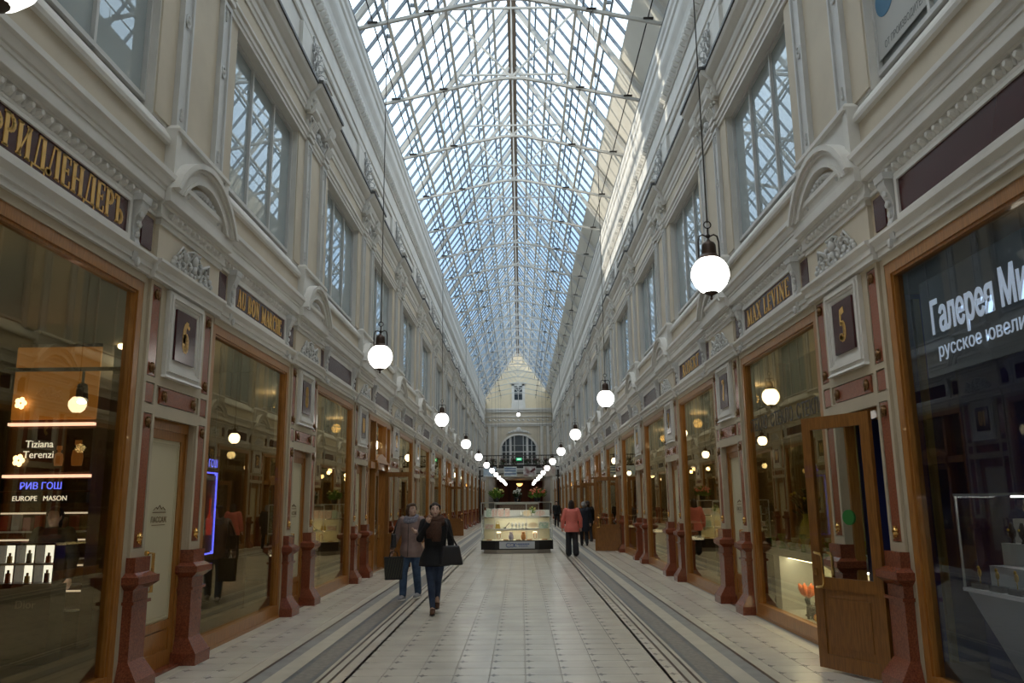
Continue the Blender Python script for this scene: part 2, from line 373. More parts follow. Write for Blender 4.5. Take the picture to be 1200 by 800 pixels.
for sd in 'LR':
    trim(sd, CORN1, WHITE, 'white shopfront cornice')
    trim(sd, [(-.05,5.46),(.05,5.46),(.06,5.50),(.05,5.54),(-.03,5.66),(-.16,5.80),(-.25,5.80),(-.25,5.6),(-.05,5.6)], WHITE, 'sloping white sill band under the upper windows')
    trim(sd, [(-.2,7.98),(.03,7.98),(.03,8.04),(.05,8.05),(.05,8.12),(.08,8.14),(.08,8.18),(-.2,8.18)], WHITE, 'white architrave over the upper windows')
    trim(sd, CORN2, WHITE, 'stepped white cornice of the upper storey')
    trim(sd, [(-.05,9.0),(.245,9.0),(.245,9.05),(-.05,9.07)], GUTTER, 'thin dark metal flashing on the upper cornice')
    trim(sd, [(-.3,10.35),(-.14,10.35),(-.12,10.38),(-.12,10.42),(-.16,10.45),(-.16,10.62),(-.13,10.64),(-.13,10.68),(-.3,10.7)], WHITE, 'slim double moulding of the attic')
    trim(sd, [(-.3,11.16),(-.14,11.16),(-.12,11.19),(-.14,11.22),(-.3,11.22)], WHITE, 'bead under the attic egg moulding')
    trim(sd, [(-.3,11.50),(-.13,11.50),(-.10,11.54),(-.10,11.58),(-.15,11.62),(-.15,11.75),(-.12,11.86),(-.06,11.98),(-.04,12.04),(-.04,12.16),(-.07,12.18),(-.07,12.34),(-.03,12.38),(-.03,12.52),(.01,12.58),(.01,12.74),(-.3,12.76)], WHITE, 'tall coved white cornice under the glass roof')
    trim(sd, [(-.45,12.74),(.015,12.74),(.015,12.80),(-.45,12.82)], GUTTER, 'dark gutter edge at the foot of the glass roof')

# eggs: half ovals in rows
def eggs(side, z, h, p, w, step, k0, k1, name):
    g = SIDES[side][3]; mb = MB(); a, b = sorted((g*(k0-.5)*P, g*(k1+.5)*P)); y = a+step/2
    o = [(math.cos(t)*w/2, math.sin(t)*h/2) for t in [PI*2*i/6 for i in range(6)]]
    while y < b:
        vs = [(p, y+u, z+v) for u, v in o] + [(p+h*.45, y+u*.45, z+v*.5+.01) for u, v in o]
        mb.add(vs, [(i, (i+1)%6, 6+(i+1)%6, 6+i) for i in range(6)]+[(6,7,8,9,10,11)])
        mb.add([(p,y+step/2-.012,z-h/2),(p,y+step/2+.012,z-h/2),(p,y+step/2+.012,z+h/2),(p,y+step/2-.012,z+h/2),(p+.02,y+step/2,z-h*.4),(p+.03,y+step/2,z+h/2)],
               [(0,4,5,3),(1,2,5,4),(0,1,4),(2,3,5)])
        y += step
    put(name, mb.mesh(name, WHITE), parent=WALL[side], kind='stuff')
for sd in 'LR':
    eggs(sd, 4.692, .10, .012, .095, .125, -1, 8, 'egg_and_dart_moulding')
    eggs(sd, 11.36, .27, -.168, .14, .215, -1, 15, 'attic_leaf_moulding')

# ------------------------------------------------------------------ meshes of one pier
def granite_base():
    m = MB()
    m.frus((-.18,.17,-.21,.21),(-.18,.17,-.21,.21),0,.12); m.frus((-.18,.165,-.205,.205),(-.18,.06,-.16,.16),.12,.28)
    m.box(-.18,.06,-.16,.16,.28,.79); m.box(-.18,.085,-.185,.185,.79,.82); m.box(-.18,.06,-.16,.16,.82,.92)
    m.frus((-.18,.06,-.16,.16),(-.18,.135,-.225,.225),.92,.98); m.box(-.18,.135,-.225,.225,.98,1.045)
    m.frus((-.18,.12,-.21,.21),(-.18,.06,-.16,.16),1.045,1.08); m.box(-.18,.06,-.16,.16,1.08,1.22)
    return m
def shaft():
    m = MB(); m.box(-.18,-.028,-.15,.15,1.22,3.99)
    for a, b in ((-.15,-.098),(.098,.15)): m.box(-.03,0,a,b,1.22,3.99)
    for a, b in ((1.22,1.30),(2.62,2.71),(2.93,2.99),(3.93,3.99)): m.box(-.03,0,-.1,.1,a,b)
    return m
def gpanel(z0, z1, hw=.085): return MB().frus((-.03,-.006,-hw,hw),(-.03,-.006,-hw,hw),z0,z1)
def rosette():
    m = MB(); m.lathe([(.045,0),(.05,.012),(.036,.022),(.03,.034),(.012,.042)], 10, axis='x')
    for i in range(6): m.ball((.016, .04*math.cos(i*PI/3), .045*math.sin(i*PI/3)), (.012,.014,.016), 6)
    m.ball((.03,0,-.05),(.012,.014,.02),6); return m
me_gb = granite_base().mesh('granite_base', GRAN); me_sh = shaft().mesh('shaft', CREAM)
me_p = [gpanel(*z).mesh('granite_panel', GRANP) for z in ((1.31,2.61),(2.73,2.915),(3.0,3.92))]
me_ros = rosette().mesh('rosette', BRONZE, RT); me_rosg = rosette().mesh('rosette', BRASS, RT)
me_hp = MB().frus((-.03,.0,-.46,.46),(-.03,.0,-.46,.46),2.74,2.91).mesh('granite_panel', GRANP)
def far_pilaster():
    m = MB(); b = granite_base(); m.add(b.v, b.f, 0); s = shaft(); m.add(s.v, s.f, 1)
    for z in ((1.31,2.61),(2.73,2.915),(3.0,3.92)): q = gpanel(*z); m.add(q.v, q.f, 2)
    return m
me_fp = far_pilaster().mesh('pilaster', [GRAN, CREAM, GRANP])
def lintel():
    m = MB(); m.box(-.05,.0,-.55,.55,2.60,2.73); m.box(-.05,-.022,-.55,.55,2.73,2.92); m.box(-.05,.0,-.55,.55,2.92,3.03)
    m.box(-.05,-.01,-.55,.55,3.03,3.99)
    return m
me_li = lintel().mesh('door_lintel', CREAM)
def panel_frame():
    m = MB(); y, z0, z1 = .46, 3.05, 3.95
    for i, (d, p0) in enumerate(((0,.035),(.035,.055),(.065,.03),(.1,.018))):
        t = .035
        a, b, c, e = -y+d, y-d, z0+d, z1-d
        m.box(-.012,p0,a,a+t,c,e); m.box(-.012,p0,b-t,b,c,e); m.box(-.012,p0,a+t,b-t,c,c+t); m.box(-.012,p0,a+t,b-t,e-t,e)
    m.box(-.012,.010,-y+.12,y-.12,z0+.12,z1-.12)
    m.frus((-.01,.06,-y-.02,y+.02),(-.01,.04,-y,y),z0-.03,z0)
    return m
me_pf = panel_frame().mesh('panel_frame', WHITE)
FASC_D = [(-.05,3.97),(.06,3.97),(.06,4.03),(.08,4.035),(.08,4.09),(.09,4.10),(.125,4.135),(.125,4.165),(-.05,4.19)]
FASC_W = [(-.1,3.98),(.015,3.98),(.015,4.035),(.035,4.04),(.035,4.09),(.045,4.10),(.08,4.135),(.08,4.165),(-.1,4.19)]
me_fd = MB().prof(FASC_D, -.92, .92).mesh('door_fascia', WHITE)
me_fw = MB().prof(FASC_W, -(P/2-.90), P/2-.90).mesh('window_fascia', WHITE)
def scroll(m, c, r, turns, hand, rad, x0=.03, x1=.09):
    pts, rs = [], []; n = 12
    for i in range(n+1):
        t = i/n; a = hand*(turns*2*PI*t); q = r*(1-.8*t)
        pts.append((x0+(x1-x0)*t, c[0]+hand*0+q*math.cos(a), c[1]+q*math.sin(a))); rs.append(rad*(1-.35*t))
    m.tube(pts, rs, 5)
def relief():
    m = MB(); random.seed(3)
    for s in (-1, 1):
        scroll(m, (s*.13,4.30), .085, 1.4*s, 1, .026); scroll(m, (s*.30,4.27), .075, -1.4*s, 1, .024)
        scroll(m, (s*.44,4.24), .055, 1.3*s, 1, .02); scroll(m, (s*.10,4.43), .055, -1.2*s, 1, .02)
        for a, b in ((.2,4.40),(.24,4.36),(.35,4.36),(.40,4.33),(.49,4.29),(.53,4.24),(.38,4.21),(.22,4.21),(.04,4.22)):
            m.ball((.06, s*a, b), (.03,.028,.036), 6)
        for i in range(5): m.tube([(.04, s*.17, 4.3),(.09, s*(.17+.05*i), 4.37+.02*i)  ,(.05, s*(.2+.07*i), 4.42-.03*i)], [.02,.017,.006], 4)
    m.ball((.07,0,4.40), (.05,.055,.075), 8); m.ball((.07,0,4.30), (.04,.04,.05), 8)
    for i in range(7): m.tube([(.05,0,4.42),(.10,.05*(i-3)*.6,4.48),(.06,.05*(i-3),4.51-.006*abs(i-3)**2)], [.018,.016,.006], 4)
    return m
me_rel = relief().mesh('relief_ornament', GREYW, True)
def frieze_block():
    m = MB(); m.box(-.05,.035,-.85,.85,4.16,4.66,0); m.box(-.05,.055,-.86,.86,4.55,4.61,1)
    m.prof([(x+.06,z) for x,z in CORNB], -.91, .91, 1)
    return m
me_fb = frieze_block().mesh('entablature_block', [BEIGE, WHITE])
me_eggd = None
def egg_row():
    m = MB()
    for i in range(13):
        y = -.69+i*.115; o = [(math.cos(t)*.046, math.sin(t)*.05) for t in [PI/3*j for j in range(6)]]
        m.add([(  .066,y+u,4.692+v) for u,v in o]+[(.108,y+u*.5,4.692+v*.5) for u,v in o], [(j,(j+1)%6,6+(j+1)%6,6+j) for j in range(6)]+[(6,7,8,9,10,11)])
    return m
me_er = egg_row().mesh('egg_row', WHITE)
def pediment():
    m = MB(); hw, rise, z0 = .90, .56, 4.93
    R = (hw*hw+rise*rise)/(2*rise); zc = z0+rise-R; a0 = math.asin(hw/R)
    def ring(r0, r1, p, n=18, mi=0, lo=-.02):
        vs, fs = [], []
        for i in range(n+1):
            for r in (r0, r1):
                ar = math.acos((z0-zc)/r); a = -ar+2*ar*i/n      # every ring stands level on the cornice
                for x in (lo, p): vs.append((x, r*math.sin(a), zc+r*math.cos(a)))
        for i in range(n):
            b = i*4; c = b+4
            fs += [(b,c,c+1,b+1),(b+2,b+3,c+3,c+2),(b+1,c+1,c+3,b+3),(b,b+2,c+2,c)]
        fs += [(0,1,3,2),(n*4,n*4+2,n*4+3,n*4+1)]
        m.add(vs, fs, mi)
    ring(R-.06, R, .235); ring(R-.10, R-.06, .205); ring(R-.20, R-.10, .175); ring(R-.235,R-.20,.19)
    # tympanum with a bead of eggs along its arch
    r = R-.225; n = 14; a0 = math.acos((z0-zc)/r); pts = [(r*math.sin(-a0*.93+2*a0*.93*i/n), zc+r*math.cos(-a0*.93+2*a0*.93*i/n)) for i in range(n+1)]
    m.proj([(y,max(z,z0)) for y,z in pts], -.02, .10, 1)
    for i in range(13):
        a = -a0*.72+2*a0*.72*i/12; q = R-.32
        m.ball((.115, q*math.sin(a), zc+q*math.cos(a)), (.05,.032,.045), 6, 2)
    return m
me_pd = pediment().mesh('arched_pediment', [WHITE, CREAM, GREYW])
def pedestal():
    m = MB(); m.box(-.02,.09,-.72,.72,5.0,5.62); m.box(-.02,.14,-.76,.76,5.62,5.66); m.frus((-.02,.14,-.76,.76),(-.02,.10,-.72,.72),5.66,5.71)
    for s in (-1,1): m.box(-.02,.115,s*.72-.06,s*.72+.06,5.0,5.62)
    return m
me_pe = pedestal().mesh('pedestal', WHITE)
def up_pil():
    m = MB(); m.box(-.02,.035,-.135,.135,5.71,8.0)
    for a, b in ((-.135,-.10),(.10,.135)): m.box(.03,.06,a,b,5.71,8.0)
    for a, b in ((5.71,5.76),(7.94,8.0)): m.box(.03,.06,-.1,.1,a,b)
    return m
me_up = up_pil().mesh('upper_pilaster', GREYW)
def medal():
    m = MB()
    m.lathe([(.062,.0),(.065,.02),(.045,.024),(.04,.012),(.022,.014),(.018,.03),(.004,.034)], 12, (.034,0,7.05), axis='x', sc=(1,1.35,1))
    for z, d in ((7.88,-1),(5.86,1)):
        for i in range(3): m.ball((.042,0,z+d*i*.05),(.02,.032-.008*i,.032),6)
    return m
me_md = medal().mesh('medallion', GREYW, RT)
def capital():
    m = MB(); m.box(-.02,.09,-.165,.165,8.04,8.10); m.box(-.02,.06,-.14,.14,8.10,8.50)
    m.proj([(-.15,8.14),(.15,8.14),(.15,8.2),(-.15,8.2)], -.02, .11)
    for i in range(5):
        y = -.11+.055*i; m.tube([(.05,y,8.16),(.12,y*1.1,8.28),(.16,y*1.25,8.36),(.13,y*1.3,8.39)], [.026,.028,.02,.008], 5)
    for s in (-1,1): scroll(m, (s*.12,8.42), .06, 1.2*s, 1, .025, .06, .13)
    m.prof([(-.02,8.48),(.12,8.48),(.18,8.54),(.18,8.6),(-.02,8.6)], -.18, .18)
    m.prof([(-.02,8.6),(.14,8.6),(.2,8.7),(.2,8.74),(-.02,8.74)], -.17, .17)
    return m
me_cp = capital().mesh('capital', WHITE, RT)
def garland():
    m = MB(); m.box(-.02,.02,-.4,.4,8.16,8.52)
    for s in (-1,1): scroll(m, (s*.13,8.33), .1, 1.3*s, 1, .025, .02, .07); scroll(m, (s*.3,8.34), .07, -1.2*s, 1, .02, .02, .06)
    m.ball((.05,0,8.36),(.05,.06,.08),8); return m
me_ga = garland().mesh('frieze_garland', GREYW, True)
def corn_block():
    m = MB(); m.prof([(x+.08,z) for x,z in CORN2], -.83, .83, 0); m.prof([(-.05,9.0),(.33,9.0),(.33,9.055),(-.05,9.075)], -.845, .845, 1)
    return m
me_cb = corn_block().mesh('cornice_break', [WHITE, GUTTER])
def ledge_block():
    m = MB(); m.box(-.19,.20,-.20,.20,9.05,9.33); m.frus((-.19,.24,-.24,.24),(-.19,.24,-.24,.24),9.33,9.37); m.box(-.19,-.10,-.75,.75,9.05,10.3)
    return m
me_lb = ledge_block().mesh('attic_pedestal', WHITE)
def finial():
    m = MB(); z0 = 9.375
    m.tube([(0,0,z0),(-.05,0,z0+.5),(-.09,0,z0+.98),(-.10,0,z0+1.08)], [.02,.018,.014,.004], 5)
    for h in (.12,.34,.56,.76):
        w = .21*(1.05-h*.75)
        for s in (-1,1):
            pts = [(-.1*h, 0, z0+h)]
            for i in range(9):
                a = i/8*2*PI*.95; pts.append((-.1*h+.02*math.sin(a), s*(w*.55-w*.55*math.cos(a)*(1-.05*i)), z0+h+.02+.11*math.sin(a)+.02*i/8))
            m.tube(pts, .011, 4)
            m.ball((-.1*h,s*w*1.1,z0+h+.06),(.018,.02,.03),5)
            for q in range(3): m.tube([(-.1*h,s*w*.4,z0+h),(-.1*h+.03,s*(w*.5+.04*q),z0+h-.07+.03*q),(-.1*h,s*(w*.6+.05*q),z0+h-.02+.02*q)], [.01,.014,.004], 4)
    k = len(m.v)
    for x, y, z in list(m.v[:k]): m.v.append((-y*.8-.1*(z-z0), x*.4+.1*(z-z0)*.4, z))
    m.f += [tuple(i+k for i in f) for f in m.f]; m.m += [0]*len(m.m)
    m.ball((-.1,0,z0+1.04),(.025,.025,.04),6)
    m.tube([(.18,.3,z0-.3),(-.03,0,z0+.3)], .008, 4); m.tube([(.18,-.3,z0-.3),(-.03,0,z0+.3)], .008, 4)
    return m
me_fi = finial().mesh('scrollwork', FIN)
def console():
    m = MB(); pr = [(-.02,4.04),(.05,4.02),(.075,4.06),(.10,4.12),(.10,4.2),(.055,4.26),(.05,4.34),(.09,4.44),(.16,4.52),(.19,4.57),(.19,4.62),(-.02,4.64)]
    n = len(pr)
    pr = [(x*.55 if x > 0 else x,z) for x,z in pr]
    vs = [(x,-.045-.06*(z-4.1),z) for x,z in pr]+[(x,.045+.06*(z-4.1),z) for x,z in pr]
    m.add(vs, [(i,(i+1)%n,(i+1)%n+n,i+n) for i in range(n)]+[tuple(range(n-1,-1,-1)),tuple(range(n,2*n))])
    m.prof([(-.02,4.60),(.115,4.60),(.125,4.665),(-.02,4.665)], -.095, .095)
    for i in range(4):
        z = 4.18+.1*i; m.ball((.045+.012*max(0,i-1),0,z),(.025,.03+.006*i,.04),6)
    m.ball((.07,0,4.0),(.03,.03,.05),6)
    return m
me_co = console().mesh('console_bracket', GREYW, RT)
me_sp = MB().box(-.02,.012,-.115,.115,4.235,4.56).mesh('maroon_panel', MAROON)
def sign_frame():
    m = MB(); h, z0, z1, t = 1.175, 4.19, 4.60, .05
    m.box(-.02,.03,-h,h,z0,z0+t); m.box(-.02,.03,-h,h,z1-.035,z1); m.box(-.02,.03,-h,-h+t,z0+t,z1-.035); m.box(-.02,.03,h-t,h,z0+t,z1-.035)
    return m
me_sf = sign_frame().mesh('sign_frame', WHITE)

for sd in 'LR':
    W = WALL[sd]; g = SIDES[sd][3]
    for k in range(K0, K1+1):
        c = g*k*P; near = -1 <= k <= NEAR
        for s in (-.70, .70):
            if near:
                e = put('pilaster', None, W, (0, c+s, 0))
                put('granite_base', me_gb, e); put('shaft', me_sh, e)
                for me in me_p: put('granite_panel', me, e)
                for z, me in ((1.40,me_rosg),(2.53,me_ros),(3.08,me_ros),(3.84,me_ros)): put('rosette', me, e, (-.008,0,z))
            else: put('pilaster', me_fp, W, (0, c+s, 0))
        put('door_lintel', me_li, W, (0,c,0)); put('granite_panel', me_hp, W, (0,c,0)); put('panel_frame', me_pf, W, (0,c,0))
        if near:
            for s in (-.38,.38): put('rosette', me_ros, W, (-.002,c+s,2.825))
        put('door_fascia', me_fd, W, (0,c,0)); put('entablature_block', me_fb, W, (0,c,0))
        put('relief_ornament', me_rel, W, (0,c,0)); put('arched_pediment', me_pd, W, (0,c,0)); put('pedestal', me_pe, W, (0,c,0))
        if k <= 9: put('egg_row', me_er, W, (0,c,0))
        for s in (-.55,.55):
            u = put('upper_pilaster', me_up, W, (0,c+s,0))
            if k <= 9: put('medallion', me_md, u)
            put('capital', me_cp, W, (0,c+s,0))
        put('frieze_garland', me_ga, W, (0,c,0)); put('cornice_break', me_cb, W, (0,c,0)); put('attic_pedestal', me_lb, W, (0,c,0))
        f = put('cornice_finial', me_fi, loc=wpos(sd,k), rz=SIDES[sd][2], cat='finial', group='wrought iron finials along the upper cornices',
            label='silvery iron finial above the %s door of %s' % (ORD[k+3], SIDE_NAME[sd]))
        if k < K1:
            cc = g*(k+.5)*P
            put('window_fascia', me_fw, W, (0,cc,0)); put('sign_frame', me_sf, W, (0,cc,0))
            for s in (-1,1):
                put('console_bracket', me_co, W, (0,cc+s*1.28,0)); put('maroon_panel', me_sp, W, (0,cc+s*1.55,0))
for o in list(COL.objects):
    if o.name.startswith('rosette') and o.data == me_rosg: o['label'] = 'bright gilt lion-head rosette'
# ------------------------------------------------------------------ floor: tiles, stone strips and inlaid lines
SLAB = mat('floor_bed', (0.32, 0.295, 0.25), 0.7)
floor = put('floor', MB().box(-9.4, 9.4, -10.5, 126, -.2, -.006).mesh('floor_bed', SLAB), kind='structure', cat='floor', label='long cream tiled arcade floor between the two rows of shops')
TS = .36
def tile_mesh():
    h = TS/2-.002; b = .004
    return MB().frus((-h,h,-h,h),(-h+b,h-b,-h+b,h-b),-.02,0.0).mesh('tile', TILE)
me_t = tile_mesh()
def tiles(root, cols, y0, n_near, y1):
    m = MB(); h = TS/2-.002; j = 0; y = y0+TS/2; near = []
    while y < y1:
        for x in cols:
            if y > 6.6 and len(near) < n_near: near.append((x, y))
            elif y < 32: m.box(x-h, x+h, y-h, y+h, -.02, 0)
            else: pass
        y += TS
    for x, y in near: put('tile', me_t, root, (x, y, 0))
    m.box(cols[0]-TS/2, cols[-1]+TS/2, 32.0, y1, -.02, -.0005)
    put('far_tiles', m.mesh('far_tiles', TILE), root, kind='stuff')
tiles(floor, [TS*(i-4)+0.0-.04 for i in range(9)], -10.44, 297, 126)
for sd, nm in ((-1, 'floor'), (1, 'floor')):
    xs = [sd*(2.72+TS*(i+.5))-.04 for i in range(2)]; xs.sort()
    f = put('floor', MB().box(min(xs)-TS/2, max(xs)+TS/2, -10.4, Y_END+34, -.03, -.02).mesh('pavement_bed', SLAB), kind='structure', cat='floor',
            label='narrow tiled pavement strip along the shopfronts beside door %s' % ('six' if sd < 0 else 'five'))
    tiles(f, xs, -10.44, 200, 126)
STR = [(1.58,1.725,TILE,'pale_strip'),(1.725,1.755,RAIL,'dark_inlay_line'),(1.755,1.83,STRIPC,'pale_strip'),(1.83,1.86,RAIL,'dark_inlay_line'),
       (1.86,1.90,STRIPC,'pale_strip'),(1.90,1.955,STRIPD,'dark_stone_strip'),(1.955,2.14,STRIPB,'grille_strip'),(2.14,2.205,STRIPD,'dark_stone_strip'),
       (2.205,2.40,STRIPC,'pale_strip'),(2.40,2.55,STRIPG,'grey_stone_strip'),(2.55,2.585,RAIL,'dark_inlay_line'),(2.585,2.72,STRIPC,'pale_strip'),
       (3.44,3.62,STRIPC,'pale_strip')]
for s in (-1, 1):
    for i, (a, b, m, nm) in enumerate(STR):
        dz = 0.001 if m is RAIL else 0.0
        put(nm, MB().box(min(s*a,s*b)-.04, max(s*a,s*b)-.04, -10.44, 126, -.02, dz).mesh(nm, m), floor)

# ------------------------------------------------------------------ shop windows, doors, number boards, name boards

def ordk(k): return ORD[k+3]
win_n = door_n = 0
HW = P/2-.93
def rect_frame(m, h, z0, z1, t, p0, p1, bot=None):
    bot = bot or t
    m.box(p0,p1,-h,-h+t,z0,z1); m.box(p0,p1,h-t,h,z0,z1); m.box(p0,p1,-h+t,h-t,z1-t,z1); m.box(p0,p1,-h+t,h-t,z0,z0+bot)
def shop_frame():
    m = MB(); rect_frame(m, HW, .04, 3.90, .105, -.15, -.035, .15); rect_frame(m, HW-.10, .14, 3.80, .03, -.13, -.055)
    m.box(-.2,-.02,-HW,HW,0,.04)
    return m
me_frame = shop_frame().mesh('frame', WOOD)
me_head = MB().box(-.3,-.02,-HW,HW,3.90,3.985).mesh('head', CREAM)
me_pane = MB().box(-.098,-.092,-HW+.1,HW-.1,.17,3.8).mesh('pane', SHOPG)
me_pane2 = MB().box(-.098,-.092,-HW+.1,HW-.1,.17,3.8).mesh('pane', JEWG)
def upper_frame():
    m = MB(); rect_frame(m, 1.53, 5.80, 7.99, .05, -.20, -.10)
    for s in (-.51,.51): m.box(-.19,-.11,s-.022,s+.022,5.8,7.99)
    return m
me_uf = upper_frame().mesh('frame', GREYW)
me_upn = MB().box(-.155,-.149,-.49,.49,5.85,7.94).mesh('pane', UPG)
me_bl = MB().box(-.30,-.29,-1.53,1.53,5.8,7.99).mesh('blind', mat('grey_blind', (0.50,0.53,0.53), 0.8))
# a timber shop entrance that fills a window bay
def portal_frame():
    m = MB()
    rect_frame(m, HW, .0, 3.90, .12, -.2, .0, .04)
    for s in (-.80,.80): m.box(-.2,.02,s-.06,s+.06,0,3.8)
    m.box(-.2,.04,-HW+.1,HW-.1,2.58,2.74); m.box(-.2,.09,-.95,.95,2.74,2.79)
    m.proj([(-.9,2.79),(.9,2.79),(.5,2.93),(0,3.0),(-.5,2.93)], -.12, .05)
    for s in (-.80,.80): m.prof([(0,2.45),(.06,2.5),(.10,2.62),(.10,2.76),(0,2.76)], s-.07, s+.07)
    for s in (-1.24,1.24): m.box(-.18,-.02,s-.38,s+.38,.04,.55)
    return m
me_pof = portal_frame().mesh('frame', WOOD)
me_pup = MB().box(-.098,-.092,-.74,.74,2.8,3.78).mesh('pane', SHOPG)
me_psd = MB().box(-.098,-.092,-.37,.37,.55,3.78).mesh('pane', SHOPG)
def leaf(w=.88, h=2.55):          # hinge at the origin, leaf runs along +y
    m = MB(); t = .115; x0, x1 = -.022, .022
    m.box(x0,x1,0,t,.03,h); m.box(x0,x1,w-t,w,.03,h); m.box(x0,x1,t,w-t,h-.13,h); m.box(x0,x1,t,w-t,.80,.92); m.box(x0,x1,t,w-t,.03,.17)
    m.box(-.010,.010,t,w-t,.17,.80); m.box(-.018,.018,t+.07,w-t-.07,.25,.72)
    return m
def handle(z0=.80, z1=1.18):
    m = MB()
    for s in (1,-1):
        m.tube([(0,0,z0),(s*.085,0,z0),(s*.085,0,z1),(0,0,z1)], .016, 6)
        for z in (z0,z1): m.lathe([(.026,0),(.026,.03)], 8, (s*.0,0,z), axis='x') if s > 0 else None
    m.box(-.03,.03,-.02,.02,.96,1.03)
    return m
def pull():
    m = MB()
    for s in (1,-1):
        m.tube([(0,0,.82),(s*.05,-.02,.82),(s*.07,-.06,.82),(s*.07,-.12,.83),(s*.07,-.135,.86),(s*.07,-.135,1.12),(s*.07,-.12,1.15),(s*.07,-.06,1.16),(s*.05,-.02,1.16),(0,0,1.16)], .015, 6)
    m.box(-.03,.03,-.02,.02,.93,1.0); return m
me_pull = pull().mesh('handle', BRASS, RT)
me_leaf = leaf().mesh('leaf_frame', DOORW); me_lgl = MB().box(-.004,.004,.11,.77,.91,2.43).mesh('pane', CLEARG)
me_hd = handle().mesh('handle', BRASS, RT)
def cream_leaf():
    m = MB(); w = .505
    rect_frame(m, w, .03, 2.50, .095, -.32, -.27, .16); m.box(-.31,-.285,-w+.09,w-.09,.18,.46,0); m.box(-.30,-.275,-w+.16,w-.16,.24,.40,0)
    m.box(-.32,-.265,-w+.09,w-.09,.42,.50,0)
    return m
me_cl = cream_leaf().mesh('leaf_frame', WOOD)
def cream_panel():
    m = MB(); m.box(-.305,-.287,-.42,.42,.49,2.42,0); rect_frame(m, .40, .52, 2.38, .02, -.29, -.279); rect_frame(m, .36, .56, 2.34, .008, -.29, -.2835)
    return m
me_cpn = cream_panel().mesh('cream_panel', mat('cream_door_panel', (0.56,0.50,0.34), 0.4))
def door_frame():
    m = MB(); m.box(-.19,-.09,-.545,-.50,0,2.62); m.box(-.19,-.09,.50,.545,0,2.62); m.box(-.19,-.09,-.5,.5,2.50,2.62); m.box(-.20,.0,-.545,.545,-.004,.03,1)
    return m
me_df = door_frame().mesh('frame', [WOOD, GRAN])
me_kick = MB().box(-.284,-.276,-.30,.30,.07,.17).mesh('kick_plate', BRASS)
me_pl = MB().box(-.0,.035,-.26,.26,3.235,3.79).mesh('board', MAROON)
me_sb = MB().box(0,.010,-1.125,1.125,4.235,4.565).mesh('board', MAROON)
def door_text():
    t = text_mesh('ПАССАЖ', .085, mat('brown_print', (0.16,0.10,0.04), 0.6), .001); return t
me_dt = door_text()
def crest():
    m = MB(); m.proj([(-.16,1.63),(.16,1.63),(.16,1.64),(-.16,1.64)],-.283,-.2815); m.proj([(-.16,1.50),(.16,1.50),(.16,1.508),(-.16,1.508)],-.283,-.2815)
    m.tube([(-.282,-.14,1.66),(-.282,-.08,1.69),(-.282,-.05,1.67),(-.282,0,1.71),(-.282,.05,1.67),(-.282,.08,1.69),(-.282,.14,1.66)], .005, 4); return m
me_cr = crest().mesh('crest', MATS['brown_print'])
SIGNS = {('L',-1): ('ФРИДЛЕНДЕРЪ', 2.04), ('L',0): ('AU BON MARCHE', 2.0), ('R',0): ('MAX LEVINE', 1.98), ('R',1): ('ROBERT', 1.6)}
PORTALS = {('L',2), ('R',5), ('R',6), ('L',6)}
OPEN_DOORS = {('R',0): 26, ('R',4): 78}
def open_leaf(root, hinge, ang, side):
    e = put('door_leaf', None, root, hinge, ang)
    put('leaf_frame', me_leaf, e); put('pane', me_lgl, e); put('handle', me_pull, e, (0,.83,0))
    return e
